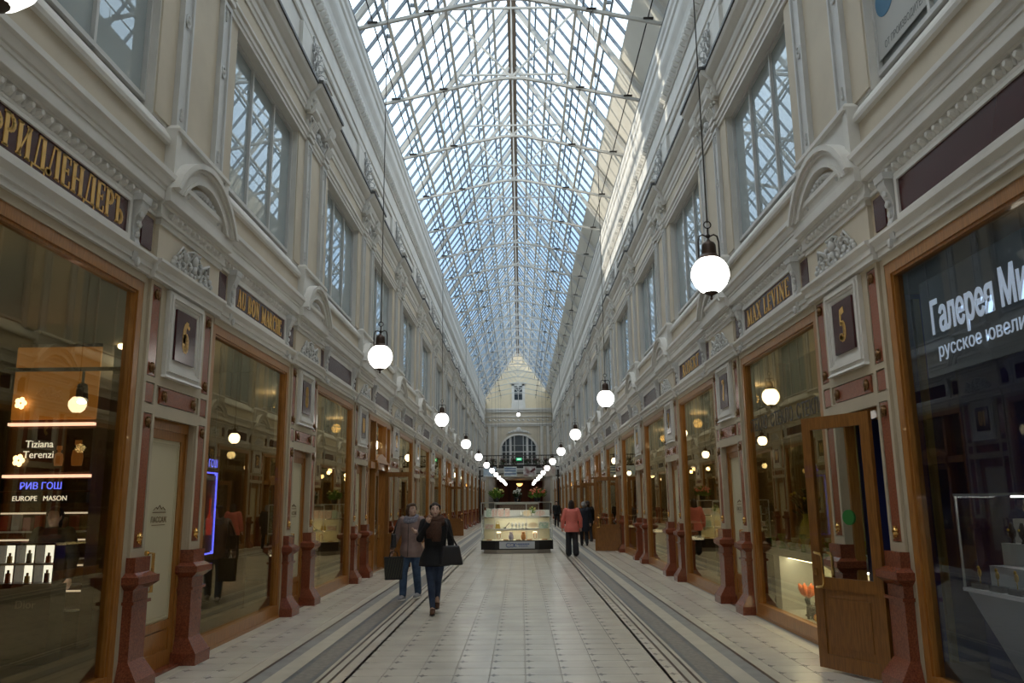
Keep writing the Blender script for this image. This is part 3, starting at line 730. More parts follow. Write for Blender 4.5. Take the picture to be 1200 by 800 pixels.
for sd in 'LR':
    X, Y, rz, g = SIDES[sd]; sn = SIDE_NAME[sd]
    for k in range(K0, K1+1):
        # door
        door_n += 1
        lab = {('L',0): 'oak door with a cream panel under the gilt number six', ('R',0): 'oak glazed door standing open beside the dark jewellery shop',
               ('R',4): 'oak glazed door standing open far along the jewellery side'}.get((sd,k), 'oak door with cream panel, %s door along %s' % (ordk(k), sn))
        d = put('door_%d' % door_n, me_df, None, wpos(sd,k), rz, kind='structure', cat='door', label=lab)
        if (sd,k) in OPEN_DOORS:
            a = math.radians(OPEN_DOORS[(sd,k)])
            # hinged on the camera side of the opening, swung out into the arcade
            e = open_leaf(d, (.03, .50, 0), PI+a*0 + (a), sd) if False else open_leaf(d, (.06, .50, 0), PI+a, sd)
            if k == 0:
                me = text_mesh('ОТКРЫТО', .032, WBOX, .0005, .9)
                st = MB().lathe([(.075,0),(.075,.006)], 20, (.006,.36,1.52), axis='x').mesh('round_sticker', mat('green_sticker', (0.02,0.16,0.03), 0.5))
                put('round_sticker', st, e)
                bk = MB().lathe([(.075,0),(.075,.006)], 20, (-.012,.36,1.52), axis='x').mesh('round_sticker', MATS['green_sticker']); put('round_sticker', bk, e)
        else:
            e = put('door_leaf', me_cl, d, (.16,0,0))
            put('cream_panel', me_cpn, e)
            if k <= 8: put('handle', me_hd, e, (-.275, -g*.27, .05))
            if k <= 5: put('kick_plate', me_kick, e)
            if 0 <= k <= 2: put('door_lettering', me_dt, e, (-.282, 0, 1.53)); put('door_crest', me_cr, e)
        # upper storey window between this pier and the next, and the shop window under it
        if k >= 0:
            num = str((6 if sd == 'L' else 5)+2*k)
            b = put('number_board', me_pl, None, wpos(sd,k), rz, cat='sign', group='maroon number boards over the doors',
                label=('maroon board with a gilt %s over the %s door of %s' % (['six','eight','ten','twelve','fourteen','sixteen'][k] if sd == 'L' else ['five','seven','nine','eleven','thirteen','fifteen'][k], ordk(k), sn)) if k <= 5 else 'plain maroon board over the %s door of %s' % (ordk(k), sn))
            if k <= 5: put('gilt_digit', serif_word(num, .32, .15*len(num), GOLD, .004, .22, .11), b, (.035,0,3.365))
        if k == K1: continue
        yw = k+.5
        win_n += 1
        w = put('window_%d' % win_n, me_uf, None, wpos(sd,yw), rz, kind='structure', cat='window', label='three-light upper window, %s along %s' % (ordk(k), sn))
        for s in (-1,0,1): put('pane', me_upn, w, (0, s*1.02, 0))
        put('blind', me_bl, w)
        sg = put('name_board', me_sb, None, wpos(sd,yw), rz, cat='sign', group='maroon name boards over the shop windows',
            label=('maroon name board with gilt letters reading %s' % SIGNS[(sd,k)][0]) if (sd,k) in SIGNS else 'blank maroon name board over the %s shop window of %s' % (ordk(k), sn))
        if (sd,k) in SIGNS:
            t, ln = SIGNS[(sd,k)]; put('gilt_lettering', serif_word(t, .25 if sd == 'L' and k == -1 else .23, ln, GOLD, .006, .185, .06), sg, (.010,.045 if (sd,k) == ('L',-1) else 0,4.285))
        win_n += 1
        if (sd,k) in PORTALS:
            w = put('window_%d' % win_n, me_pof, None, wpos(sd,yw), rz, kind='structure', cat='shop entrance', label='timber shop entrance with transom and glazed doors, %s bay of %s' % (ordk(k), sn))
            put('pane', me_pup, w); 
            for s in (-1.24,1.24): put('pane', me_psd, w, (0,s,0))
            put('head', me_head, w)
            e = open_leaf(w, (-.05, -g*.74, 0), 0 if g > 0 else PI, sd); e.scale = (1,.82,1)
            e = open_leaf(w, (.02, g*.74, 0), (-PI/2 if g > 0 else -PI/2), sd); e.scale = (1,.82,1)
        else:
            lab = {('L',-1): 'broad oak-framed shop window under the ФРИДЛЕНДЕРЪ board', ('L',0): 'broad oak-framed shop window under the AU BON MARCHE board',
                   ('R',-1): 'broad oak-framed shop window of the dark blue jewellery shop', ('R',0): 'broad oak-framed shop window of the glassware shop under MAX LEVINE'}.get((sd,k),
                   'broad oak-framed shop window, %s along %s' % (ordk(k), sn))
            w = put('window_%d' % win_n, me_frame, None, wpos(sd,yw), rz, kind='structure', cat='shop window', label=lab)
            put('pane', me_pane2 if (sd,k) == ('R',-1) else me_pane, w); put('head', me_head, w)

# ------------------------------------------------------------------ what stands behind the walls: shop rooms and the floors above them
for sd, nm in (('L','left'),('R','right')):
    X, Y, rz, g = SIDES[sd]; a, b = sorted((g*-14.5-0*g, g*83.2))
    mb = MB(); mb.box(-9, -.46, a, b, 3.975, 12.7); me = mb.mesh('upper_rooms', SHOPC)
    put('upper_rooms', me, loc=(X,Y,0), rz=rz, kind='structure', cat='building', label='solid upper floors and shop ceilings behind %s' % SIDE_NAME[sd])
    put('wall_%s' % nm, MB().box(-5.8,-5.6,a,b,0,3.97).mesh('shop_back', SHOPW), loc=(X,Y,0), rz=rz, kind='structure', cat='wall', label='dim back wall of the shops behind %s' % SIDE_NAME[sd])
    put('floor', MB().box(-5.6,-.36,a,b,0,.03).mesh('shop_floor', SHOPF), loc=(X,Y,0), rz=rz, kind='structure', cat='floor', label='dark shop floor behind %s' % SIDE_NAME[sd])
    for k in range(-2, 16):
        if (sd,k) in (('L',0),('R',-1)): continue
        m_ = NAVY if (sd,k) == ('R',0) else SHOPW
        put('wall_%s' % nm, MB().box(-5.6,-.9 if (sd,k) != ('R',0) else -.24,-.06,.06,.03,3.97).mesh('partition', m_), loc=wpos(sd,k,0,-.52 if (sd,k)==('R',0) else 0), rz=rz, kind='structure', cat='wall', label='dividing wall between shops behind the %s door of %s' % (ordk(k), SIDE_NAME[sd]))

# ------------------------------------------------------------------ glass roof
def zr(x, n=0.0): return 18.85-1.45*abs(x)
NV = Vector((1.45, 0, 1)).normalized()       # outward normal of the right slope
def rp(x, y, n=0.0):
    s = 1 if x >= 0 else -1
    return Vector((x+s*NV.x*n, y, zr(x)+NV.z*n))
ceiling = put('ceiling', MB().box(-.15,.15,-9.5,Y_END-.1,18.25,18.62).mesh('ridge_beam', mat('brown_ridge_beam', (0.20,0.15,0.11), 0.6)), kind='structure', cat='roof', label='pitched glass roof on slim steel trusses')
XF = 4.05
def slope_bar(mb, x0, x1, y, w, h, n): mb.bar(rp(x0,y,n), rp(x1,y,n), w, h, up=(NV.x*(1 if x0>0 else -1),0,NV.z))
def truss_meshes():
    r = []
    for s in (-1,1):
        m = MB(); slope_bar(m, s*XF, s*.03, 0, .13, .12, -.20); r.append(('rafter', m.mesh('rafter', STEEL)))
    m = MB(); pts = [(-3.72,12.86),(-2.4,13.16),(-1.2,13.44),(-.35,13.61),(0,13.63),(.35,13.61),(1.2,13.44),(2.4,13.16),(3.72,12.86)]
    for a, b in zip(pts, pts[1:]): m.bar((a[0],0,a[1]),(b[0],0,b[1]),.075,.075)
    r.append(('bottom_chord', m.mesh('bottom_chord', STEEL)))
    m = MB(); m.bar((-2.0,0,15.85),(2.0,0,15.85),  .05,.06); r.append(('collar_tie', m.mesh('collar_tie', STEEL)))
    for s in (-1,1):
        m = MB(); m.bar((s*1.95,0,15.85),(0,0,13.65),.06,.05); r.append(('web_strut', m.mesh('web_strut', STEEL)))
    m = MB(); m.bar((0,0,13.6),(0,0,18.3),.035,.035); r.append(('hanger_rod', m.mesh('hanger_rod', STEEL)))
    for s in (-1,1):
        for x in (1.95,3.3):
            m = MB(); m.box(s*x-.12,s*x+.12,-.07,.07,13.62-.207*x+.05,13.62-.207*x+.09); m.box(s*x-.02,s*x+.02,-.03,.03,13.62-.207*x,13.62-.207*x+.06); r.append(('rod_bracket', m.mesh('rod_bracket', IRON)))
    return r
TR = truss_meshes()
TY = [17.57+3.75*i for i in range(-7, 20)]
for y in TY:
    e = put('truss', None, ceiling, (0,y,0))
    for nm, me in TR: put(nm, me, e)
for s in (-1,1):
    for x in (3.4,2.78,2.14,1.48,.86):
        if s > 0 and x > 3.3: continue
        m = MB(); q = rp(s*x,0,-.07); q2 = rp(s*x,0,-.20)
        m.box(q.x-.028,q.x+.028,-9.5,Y_END-.1,q.z-.025,q.z+.025,0); m.box(q2.x-.04-s*.10,q2.x+.04-s*.10,-9.5,Y_END-.1,q2.z-.035,q2.z+.035,1)
        for y in TY: m.box(q2.x-.06,q2.x+.06,y-1.9,y-1.82,q2.z,q.z,0)
        put('purlin', m.mesh('purlin', [BARS, STEEL]), ceiling)
    for x in (1.95,3.3):
        m = MB(); m.tube([(s*x,-9,13.62-.207*x+.11),(s*x,Y_END-.2,13.62-.207*x+.11)], .016, 6); put('service_rod', m.mesh('service_rod', IRON, True), ceiling)
BY = [-9.0+.86*i for i in range(int((Y_END+8.8)/.86)+1)]
for s in (-1,1):
    mb = MB(); slope_bar(mb, s*XF, s*.06, 0, .06, .08, 0.01); me = mb.mesh('glazing_bar', BARS)
    for y in BY: put('glazing_bar', me, ceiling, (0,y,0))
XR = [4.05,3.4,2.78,2.14,1.48,.86,.05]
def pane_quad(m, s, a, b, y0, y1):
    p = [rp(s*a,y0,.06),rp(s*b,y0,.06),rp(s*b,y1,.06),rp(s*a,y1,.06)]; u = Vector((s*NV.x,0,NV.z))*.006
    m.add(p+[q+u for q in p], [(0,3,2,1),(4,5,6,7),(0,1,5,4),(1,2,6,5),(2,3,7,6),(3,0,4,7)])
near_i = [i for i in range(len(BY)-1) if BY[i] > 15.9][:25]
for s in (-1,1):
    rest = MB()
    for j in range(6):
        mb = MB(); pane_quad(mb, s, XR[j], XR[j+1], .01, .85); me = mb.mesh('roof_pane', ROOFG)
        for i in range(len(BY)-1):
            if i in near_i: put('roof_pane', me, ceiling, (0,BY[i],0))
            else: pane_quad(rest, s, XR[j], XR[j+1], BY[i]+.01, BY[i]+.85)
    put('far_roof_panes', rest.mesh('far_roof_panes', ROOFG), ceiling, kind='stuff')
# boarded lower strip of the slope on the far side of the arcade
STRIP = mat('roof_board', (0.66,0.62,0.54), 0.7, noise=0.06, scale=1)
mb = MB(); p = [rp(4.04,0,-.055),rp(3.165,0,-.055)]; u = Vector((NV.x,0,NV.z))*.03
q = [p[0]+Vector((0,.005,0)),p[1]+Vector((0,.005,0)),p[1]+Vector((0,3.745,0)),p[0]+Vector((0,3.745,0))]
mb.add(q+[k+u for k in q], [(0,3,2,1),(4,5,6,7),(0,1,5,4),(1,2,6,5),(2,3,7,6),(3,0,4,7)]); me = mb.mesh('roof_board', STRIP)
for y in TY: put('roof_board', me, ceiling, (0,y,0))
put('roof_kerb', MB().box(3.62,4.3,-9.5,Y_END-.1,12.76,12.86).mesh('kerb', STEEL), ceiling); put('roof_kerb', MB().box(-4.3,-3.62,-9.5,Y_END-.1,12.76,12.86).mesh('kerb', STEEL), ceiling)

# unseen house blocks added beyond the roof, spaced to cut the low sun
hb = mat('shade_block_stucco', (0.55,0.5,0.42), 0.8)
for i, (y0, y1, zt) in enumerate(((-30, 13.2, 19.5), (14.9, 16.4, 18.6), (29.5, 112, 19.5))):
    put('unseen_shade_block', MB().box(-15,-9.5,y0,y1,0,zt).mesh('house', hb), kind='structure', cat='building',
        label=('unseen house block shading the camera end from beyond the glass roof','unseen narrow block added beyond the roof to shade part of it','unseen house block shading the far end from beyond the glass roof')[i])

# ------------------------------------------------------------------ end wall
def end_wall():
    m = MB(); Y0, Y1 = Y_END, Y_END+.5
    m.box(-9,-3.45,Y0,Y1,0,5.0,0); m.box(3.45,9,Y0,Y1,0,5.0,0); m.box(-9,9,Y0,Y1,4.5,5.0,0)
    # upper storey with an arched window opening
    m.box(-9,-2.0,Y0,Y1,5.0,10.0,0); m.box(2.0,9,Y0,Y1,5.0,10.0,0)
    n = 16; pts = [(2.0*math.cos(PI-PI*i/n), 7.4+1.75*math.sin(PI-PI*i/n)) for i in range(n+1)]
    for a, b in zip(pts, pts[1:]):
        m.add([(a[0],Y0,a[1]),(b[0],Y0,b[1]),(b[0],Y0,10),(a[0],Y0,10),(a[0],Y1,a[1]),(b[0],Y1,b[1]),(b[0],Y1,10),(a[0],Y1,10)], [(0,1,2,3),(7,6,5,4),(0,4,5,1),(3,2,6,7)], 0)
    m.box(-9,9,Y0,Y1,10,12.2,0)
    # gable
    m.add([(x,y,z) for y in (Y0,Y1) for x,z in ((-9,12.2),(9,12.2),(9,12.9),(4.1,12.9),(0,18.9),(-4.1,12.9),(-9,12.9))],
          [(6,5,4,3,2,1,0),(7,8,9,10,11,12,13)]+[(i,(i+1)%7,(i+1)%7+7,i+7) for i in range(7)], 1)
    return m.mesh('end_wall', [BEIGE, YELLOW])
ew = put('wall_back', end_wall(), kind='structure', cat='wall', label='pale yellow gabled end wall closing the arcade')
def cornice_bar(z0, z1, d): return MB().box(-4,4,Y_END-d,Y_END,z0,z1)
for z0, z1, d in ((12.0,12.2,.22),(11.75,12.0,.12),(11.2,11.3,.1),(10.35,10.5,.2),(10.15,10.35,.1),(4.9,5.1,.15)): put('cornice_band', cornice_bar(z0,z1,d).mesh('band', WHITE), ew)
put('frieze_panel', MB().box(-3.6,3.6,Y_END-.04,Y_END,10.6,11.1).mesh('frieze', BEIGE), ew)
m = MB(); random.seed(5)
for i in range(13):
    x = -3.3+i*.55; m.ball((x,Y_END-.06,10.85),(.09,.06,.13),6); m.tube([(x-.2,Y_END-.06,10.8),(x-.1,Y_END-.08,10.95),(x,Y_END-.06,10.9),(x+.1,Y_END-.08,10.75),(x+.2,Y_END-.06,10.85)],.03,5)
put('frieze_relief', m.mesh('relief', GREYW, True), ew)
m = MB()
for s in (-1,1):
    for i in range(4): m.ball((s*(.25+.28*i),Y_END-.08,9.62-.07*i*i*.3),(.2-.03*i,.08,.15),8); m.tube([(s*.2,Y_END-.08,9.5),(s*(.5+.2*i),Y_END-.12,9.75-.1*i),(s*(.8+.2*i),Y_END-.06,9.5-.08*i)],.04,5)
m.ball((0,Y_END-.1,9.75),(.3,.12,.32),10); put('arch_cartouche', m.mesh('cartouche', GREYW, True), ew)
for x in (-3.3,-2.6,2.6,3.3):
    put('end_pilaster', MB().box(x-.16,x+.16,Y_END-.1,Y_END,5.1,10.15).mesh('pilaster', WHITE), ew)
m = MB(); n = 20
for i in range(n):
    a0, a1 = PI-PI*i/n, PI-PI*(i+1)/n
    q = [(r*math.cos(a)*k, 7.4+(r-.12*0)*math.sin(a)*.875) for a in (a0,a1) for r,k in ((2.0,1),(2.22,1))]
    m.add([(x,Y_END-.1,z) for x,z in q]+[(x,Y_END+.02,z) for x,z in q],[(0,1,3,2),(4,6,7,5),(0,2,6,4),(1,5,7,3)])
for s in (-1,1): m.box(min(s*2,s*2.22),max(s*2,s*2.22),Y_END-.1,Y_END+.02,5.1,7.4)
put('window_surround', m.mesh('surround', WHITE), ew)
# arched window at the end
m = MB()
for x,w in ((-.95,.13),(.95,.13),(-1.45,.05),(1.45,.05),(-.5,.04),(.5,.04),(-1.95,.08),(1.95,.08)): m.box(x-w,x+w,Y_END+.06,Y_END+.2,5.05,7.4+1.75*math.sqrt(max(0,1-(x/2.0)**2))-.0)
for z in (5.1,5.9,7.25): m.box(-2,2,Y_END+.07,Y_END+.19,z,z+.10)
for z in (6.5,8.0): m.box(-1.9,1.9,Y_END+.09,Y_END+.17,z,z+.04)
win_n += 1
w = put('window_%d' % win_n, m.mesh('frame', GREYW), kind='structure', cat='window', label='wide arched window with white glazing bars in the end wall')
for x0,x1 in ((-1.95,-.95),(-.95,.95),(.95,1.95)):
    zt = 7.4+1.75*math.sqrt(1-min(abs(x0),abs(x1))**2/4) if x0*x1 > 0 else 9.1
    k = 8; pts = [(x0+(x1-x0)*i/k, 7.4+1.75*math.sqrt(max(0,1-((x0+(x1-x0)*i/k)/2.0)**2))) for i in range(k+1)]
    poly = [(x0,5.05),(x1,5.05)]+pts[::-1]; nn = len(poly)
    mm = MB(); mm.add([(x,Y_END+.12,z) for x,z in poly]+[(x,Y_END+.13,z) for x,z in poly], [tuple(range(nn)),tuple(range(2*nn-1,nn-1,-1))]+[(i,(i+1)%nn,(i+1)%nn+nn,i+nn) for i in range(nn)])
    put('pane', mm.mesh('pane', DARKG), w)
# little gable window
m = MB(); m.box(-.8,.8,Y_END-.12,Y_END,12.2,12.75)
m.box(-.75,-.45,Y_END-.12,Y_END,12.75,15.0); m.box(.45,.75,Y_END-.12,Y_END,12.75,15.0); m.box(-.75,.75,Y_END-.12,Y_END,14.75,15.0); m.box(-.9,.9,Y_END-.2,Y_END,15.0,15.15); m.box(-.45,.45,Y_END-.1,Y_END,12.75,13.15)
m.box(-.03,.03,Y_END-.06,Y_END,13.15,14.75); m.box(-.45,.45,Y_END-.06,Y_END,13.85,13.9); m.box(-.45,.45,Y_END-.06,Y_END,14.35,14.4)
win_n += 1
w = put('window_%d' % win_n, m.mesh('frame', WHITE), kind='structure', cat='window', label='small white-framed window high in the end gable')
for s in (-1,1): put('pane', MB().box(min(s*.03,s*.45),max(s*.03,s*.45),Y_END-.04,Y_END-.03,13.15,14.75).mesh('pane', DARKG), w)
# the hall beyond, closed by a dark red panelled wall
put('wall_left', MB().box(-3.75,-3.45,Y_END+.5,Y_END+34,0,4.9).mesh('hall_wall', GREYW), kind='structure', cat='wall', label='grey wall of the low hall past the end arch, on the perfumery side')
put('wall_right', MB().box(3.45,3.75,Y_END+.5,Y_END+34,0,4.9).mesh('hall_wall', GREYW), kind='structure', cat='wall', label='grey wall of the low hall past the end arch, on the jewellery side')
put('ceiling', MB().box(-4,4,Y_END+.5,Y_END+34,4.9,5.2).mesh('hall_ceiling', WHITE), kind='structure', cat='ceiling', label='flat white ceiling of the low hall past the end arch')
rw = put('wall_back', MB().box(-4,4,Y_END+33.5,Y_END+34,0,5).mesh('red_wall', mat('dark_red_panelling', (0.16,0.035,0.018), 0.45)), kind='structure', cat='wall', label='dark red panelled wall at the very end of the hall')
for x in (-2.4,-.8,.8,2.4): put('wall_panel', MB().box(x-.6,x+.6,Y_END+33.42,Y_END+33.5,.3,4.3).mesh('panel', mat('red_brown_panel',(.24,.06,.025),.45)), rw)
put('wall_front', MB().box(-9,9,-10.8,-10.5,0,19).mesh('front_wall', BEIGE), kind='structure', cat='wall', label='plain stucco wall behind the camera at the arcade entrance')
# ------------------------------------------------------------------ globe lamps on long cords
def globe_lamp_meshes():
    out = []
    m = MB(); m.lathe([(.05,-.185),(.10,-.155),(.15,-.10),(.178,-.03),(.18,.02),(.168,.07),(.135,.125),(.085,.165),(.07,.172)], 28)
    out.append(('globe', m.mesh('globe', GLOBE, True)))
    m = MB(); m.lathe([(.095,.155),(.10,.165),(.085,.185),(.072,.20),(.068,.29),(.055,.315),(.022,.335),(.014,.35)], 16)
    out.append(('lamp_cap', m.mesh('lamp_cap', mat('brown_lamp_metal', (0.055,0.032,0.022), 0.4, metal=0.5), RT)))
    m = MB()
    for s in (-1,1): m.tube([(s*.10,0,.17),(s*.098,0,.33),(s*.085,0,.385),(s*.055,0,.40),(s*.02,0,.385),(0,0,.37)], .008, 6)
    m.tube([(0,0,.34),(0,0,.47)], .009, 6); m.ball((0,0,.385),(.026,.026,.02),8)
    out.append(('bracket', m.mesh('bracket', IRON)))
    m = MB(); m.tube([(.035*math.cos(a),0,.50+.035*math.sin(a)) for a in [2*PI*i/12 for i in range(13)]], .006, 5); m.tube([(0,-.018*math.cos(a),.545+.018*math.sin(a)) for a in [2*PI*i/8 for i in range(9)]], .005, 5)
    out.append(('ring', m.mesh('ring', IRON)))
    m = MB(); m.lathe([(.075,-.165),(.06,-.185),(.03,-.20),(.012,-.208),(.012,-.225),(.016,-.235),(.003,-.25)], 14)
    out.append(('bottom_finial', m.mesh('bottom_finial', MATS['brown_lamp_metal'], RT)))
    m = MB(); m.tube([(0,0,0),(0,0,1)], .007, 5)
    out.append(('cord', m.mesh('cord', IRON)))
    return out
LAMPM = globe_lamp_meshes()
def globe_lamp(x, y, z, label, near=True, top=13.33):
    e = put('globe_lamp', None, loc=(x,y,z), cat='lamp', group='white globe lamps hanging along the arcade', label=label)
    for nm, me in LAMPM:
        if near or nm in ('globe','lamp_cap','cord'):
            o = put(nm, me, e)
            if nm == 'cord': o.location = (0,0,.52); o.scale = (1,1,top-z-.52)
    return e
globe_lamp(-1.95, 2.85, 3.825, 'white globe lamp cut by the top corner of the picture above the ФРИДЛЕНДЕРЪ board')
for i in range(12):
    y = 7.5+9.7*i
    if y < Y_END-1: globe_lamp(1.95, y, 3.79+.0035*y, 'white globe lamp on a long cord, %s in the row on the jewellery side' % ORD[i+1], i < 6)
    y = 11.85+9.65*i
    if y < Y_END-1: globe_lamp(-1.95, y, 3.80+.0035*y, 'white globe lamp on a long cord, %s in the row on the perfumery side' % ORD[i+1], i < 6)
for i, y in enumerate((98,106,114)):
    for s in (-1,1): globe_lamp(s*1.9, y, 4.2, 'small far globe lamp in the low hall, %s of its row on %s' % (ORD[i+1], SIDE_NAME['R' if s > 0 else 'L']), False, 4.9)
globe_lamp(0, 85.07, 10.75, 'single small globe lamp hung in the middle before the end gable', False, 13.6)
bl = put('bowl_lamp', None, loc=(0,118,4.15), cat='lamp', label='amber bowl lamp glowing before the dark red end wall')
put('bowl', MB().lathe([(.05,-.2),(.25,-.12),(.4,.05),(.45,.2),(.44,.22)],16).mesh('bowl', mat('amber_glass',(1.0,.5,.15),.4,emit=4.0),True), bl)
put('stem', MB().tube([(0,0,.2),(0,0,.74)],.02,6).mesh('stem', BRASS), bl)

# ------------------------------------------------------------------ footbridge across the arcade far off, with its railing, posters and plants
BYY = 72.0
br = put('footbridge', None, loc=(0,BYY,0), cat='bridge', label='iron footbridge crossing the arcade at first-floor height')
put('deck', MB().box(-3.6,3.6,-.0,2.4,4.45,4.65).mesh('deck', GREYW), br)
n = 16; top = [(-3.55+7.1*i/n, 3.95+.28*math.sin(PI*i/n)) for i in range(n+1)]
m = MB()
for a, b in zip(top, top[1:]): m.add([(x,y,z) for y in (-.1,2.5) for x,z in ((a[0],a[1]),(b[0],b[1]),(b[0],4.5),(a[0],4.5))],[(0,1,2,3),(7,6,5,4),(0,4,5,1)])
put('soffit', m.mesh('soffit', mat('grey_bridge_soffit',(.42,.41,.38),.6)), br)
m = MB()
for a, b in zip(top, top[1:]): m.bar((a[0],-.14,a[1]),(b[0],-.14,b[1]),.06,.1)
put('arched_rib', m.mesh('arched_rib', IRON), br)
for s in (-1,1): put('post', MB().box(s*3.42-.07,s*3.42+.07,-.15,.0,0,4.5).mesh('post', IRON), br)
put('top_rail', MB().box(-3.55,3.55,-.06,.02,5.72,5.80).mesh('rail', IRON), br); put('bottom_rail', MB().box(-3.55,3.55,-.05,.01,4.72,4.78).mesh('rail', IRON), br)
me_bal = MB().tube([(0,-.02,4.65),(0,-.02,5.75)],.016,5).mesh('baluster', IRON)
me_scr = MB()
me_scr.tube([(.09*math.cos(a),-.02,5.25+.16*math.sin(a)) for a in [2*PI*i/10 for i in range(11)]],.014,4); me_scr = me_scr.mesh('scroll', IRON)
for i in range(33):
    x = -3.5+i*.219; put('baluster', me_bal, br, (x,0,0))
    if i % 2: put('scroll', me_scr, br, (x,0,0))
for i, (x, c1, c2, what) in enumerate(((-2.55,(.35,.5,.66),(.75,.8,.85),'blue and grey city view poster'),(-.75,(.42,.55,.62),(.85,.88,.88),'pale poster striped with blue bands'),(.95,(.78,.8,.78),(.25,.12,.12),'white poster with a dark red wing'),(2.65,(.7,.66,.58),(.5,.35,.3),'cream poster with a brown figure'))):
    p = put('poster', MB().box(-.56,.56,-.03,0,-.42,.42).mesh('sheet', mat('poster_ground_%d'%i,c1,.5,col2=c2,scale=2.2)), loc=(x,BYY-.19,4.36), cat='poster', group='posters hung on the footbridge', label=what+' hung on the footbridge')
    if i == 2: put('dark_wing', MB().proj([(0,0),(.45,.33),(.5,.1),(.1,-.12)],0,.01).mesh('wing', mat('wing_red',(.10,.015,.02),.5)), p, (-.0,-.032,0), -PI/2)
    if i == 1:
        for z in (-.2,.05,.25): put('blue_band', MB().box(-.5,.5,-.038,-.03,z-.05,z+.05).mesh('band', mat('poster_blue',(.08,.13,.28),.5)), p)
LEAF = [mat('dark_green_leaf',(.03,.06,.02),.5), mat('fresh_green_leaf',(.12,.24,.03),.5), mat('dark_red_flower',(.12,.012,.02),.6), mat('orange_pink_flower',(.55,.17,.09),.6), mat('white_flower',(.75,.74,.70),.6)]
def plant(seed, w, h, leafm, flm, nl=60, nf=24):
    random.seed(seed); a, b = MB(), MB()
    for i in range(nl):
        an = random.random()*2*PI; r = w*math.sqrt(random.random()); z = h*(.15+.8*random.random())*(1-.4*r/w)
        p = Vector((r*math.cos(an), r*math.sin(an), z)); d = Vector((math.cos(an)*.7, math.sin(an)*.7, .5)).normalized(); s = d.cross(Vector((0,0,1))).normalized(); L = .06+.06*random.random(); L *= w/.25
        up = s.cross(d)*.2*L
        a.add([p-d*L, p+s*L*.4+up, p+d*L, p-s*L*.4+up, p-up*.3], [(0,1,4),(1,2,4),(2,3,4),(3,0,4)])
    for i in range(nf):
        an = random.random()*2*PI; r = w*math.sqrt(random.random()); z = h*(.55+.5*random.random())*(1-.3*r/w)
        b.ball((r*math.cos(an), r*math.sin(an), z), (.035*w/.25,.035*w/.25,.028*w/.25), 6)
    st = MB()
    for i in range(7):
        an = i*2*PI/7; st.tube([(0,0,0),(w*.4*math.cos(an),w*.4*math.sin(an),h*.6)],.008*w/.25,4)
    return a.mesh('leaves', leafm), b.mesh('blossoms', flm, True), st.mesh('stems', leafm)
PLM = plant(11,.30,.75,LEAF[0],LEAF[2])
for i, x in enumerate((-2.3,-1.4,-.45,.75,1.55,2.4)):
    e = put('flower_box', None, loc=(x,BYY-.05,4.66), cat='plant', group='plants along the footbridge railing', label='dark flowering plant in a trough, %s across the footbridge railing' % ORD[i+1])
    put('trough', MB().box(-.4,.4,.08,.38,0,.3).mesh('trough', IRON), e)
    for me in PLM: put(me.name.split('.')[0], me, e, (0,.2,.25))
ex = put('exit_sign', MB().box(-.24,.24,-.05,.03,-.12,.12).mesh('sign', mat('green_exit_light',(0.02,.55,.22),.4,emit=1.0)), loc=(0.02,BYY-.12,5.42), cat='sign', label='small glowing green exit sign on the footbridge railing')
put('white_symbol', MB().box(-.15,.15,-.058,-.05,-.03,.05).mesh('symbol', mat('exit_white',(.8,1,.9),.4,emit=1.5)), ex)

# ------------------------------------------------------------------ glass kiosk in the middle of the arcade
KX, KY = -.025, 28.3
def octo(hw, d0, d1, ch, chy, z0, z1):   # plan outline with cut front corners
    pts = [(-hw+ch, d0),(hw-ch,d0),(hw,d0+chy),(hw,d1),(-hw,d1),(-hw,d0+chy)]; m = MB(); n = len(pts)
    m.add([(x,y,z0) for x,y in pts]+[(x,y,z1) for x,y in pts],[(i,(i+1)%n,(i+1)%n+n,i+n) for i in range(n)]+[tuple(range(n-1,-1,-1)),tuple(range(n,2*n))])
    return m
kio = put('glass_kiosk', None, loc=(KX,KY,0), cat='kiosk', label='glass-fronted kiosk with a black base and lit shelves in the middle of the arcade')
put('plinth', octo(1.14,.08,1.95,.45,.22,0,.13).mesh('plinth', mat('brushed_plinth',(.45,.43,.4),.35,metal=.6)), kio)
put('base', octo(1.235,0,2.05,.48,.25,.13,.43).mesh('base', DARK), kio)
pl = put('sign_plate', MB().box(-.60,.60,-.012,.0,.165,.40).mesh('plate', mat('silver_plate',(.5,.53,.58),.4)), kio)
LOGO = mat('blue_logo_print',(.05,.09,.28),.5)
m = MB()
for cx, r, a0, a1 in ((-.28,.07,60,330),(-.16,.06,-120,170),(-.05,.05,30,300)):
    m.tube([(cx+r*1.3*math.cos(math.radians(a0+(a1-a0)*i/10)), -.016, .285+r*math.sin(math.radians(a0+(a1-a0)*i/10))) for i in range(11)], .011, 4)
put('logo', m.mesh('logo', LOGO), pl)
m = MB()
for i in range(9): m.box(.02+.045*i,.055+.045*i,-.015,-.012,.295,.335)
for i in range(7): m.box(.06+.045*i,.09+.045*i,-.015,-.012,.235,.262)
put('printed_lines', m.mesh('printed_lines', LOGO), pl)
ALU = mat('satin_frame',(.62,.62,.58),.35,metal=.5)
for x,y in ((-.75,.01),(.75,.01),(-1.22,.26),(1.22,.26),(-1.22,2.02),(1.22,2.02),(.33,.01)):
    put('post', MB().box(x-.012,x+.012,y,y+.024,.43,1.70).mesh('post', ALU), kio)
m = MB(); pts = [(-.75,.02),(.75,.02),(1.22,.27),(1.22,2.03),(-1.22,2.03),(-1.22,.27)]
for a, b in zip(pts, pts[1:]+pts[:1]): m.bar((a[0],a[1],1.70),(b[0],b[1],1.70),.03,.03)
put('top_frame', m.mesh('top_frame', ALU), kio)
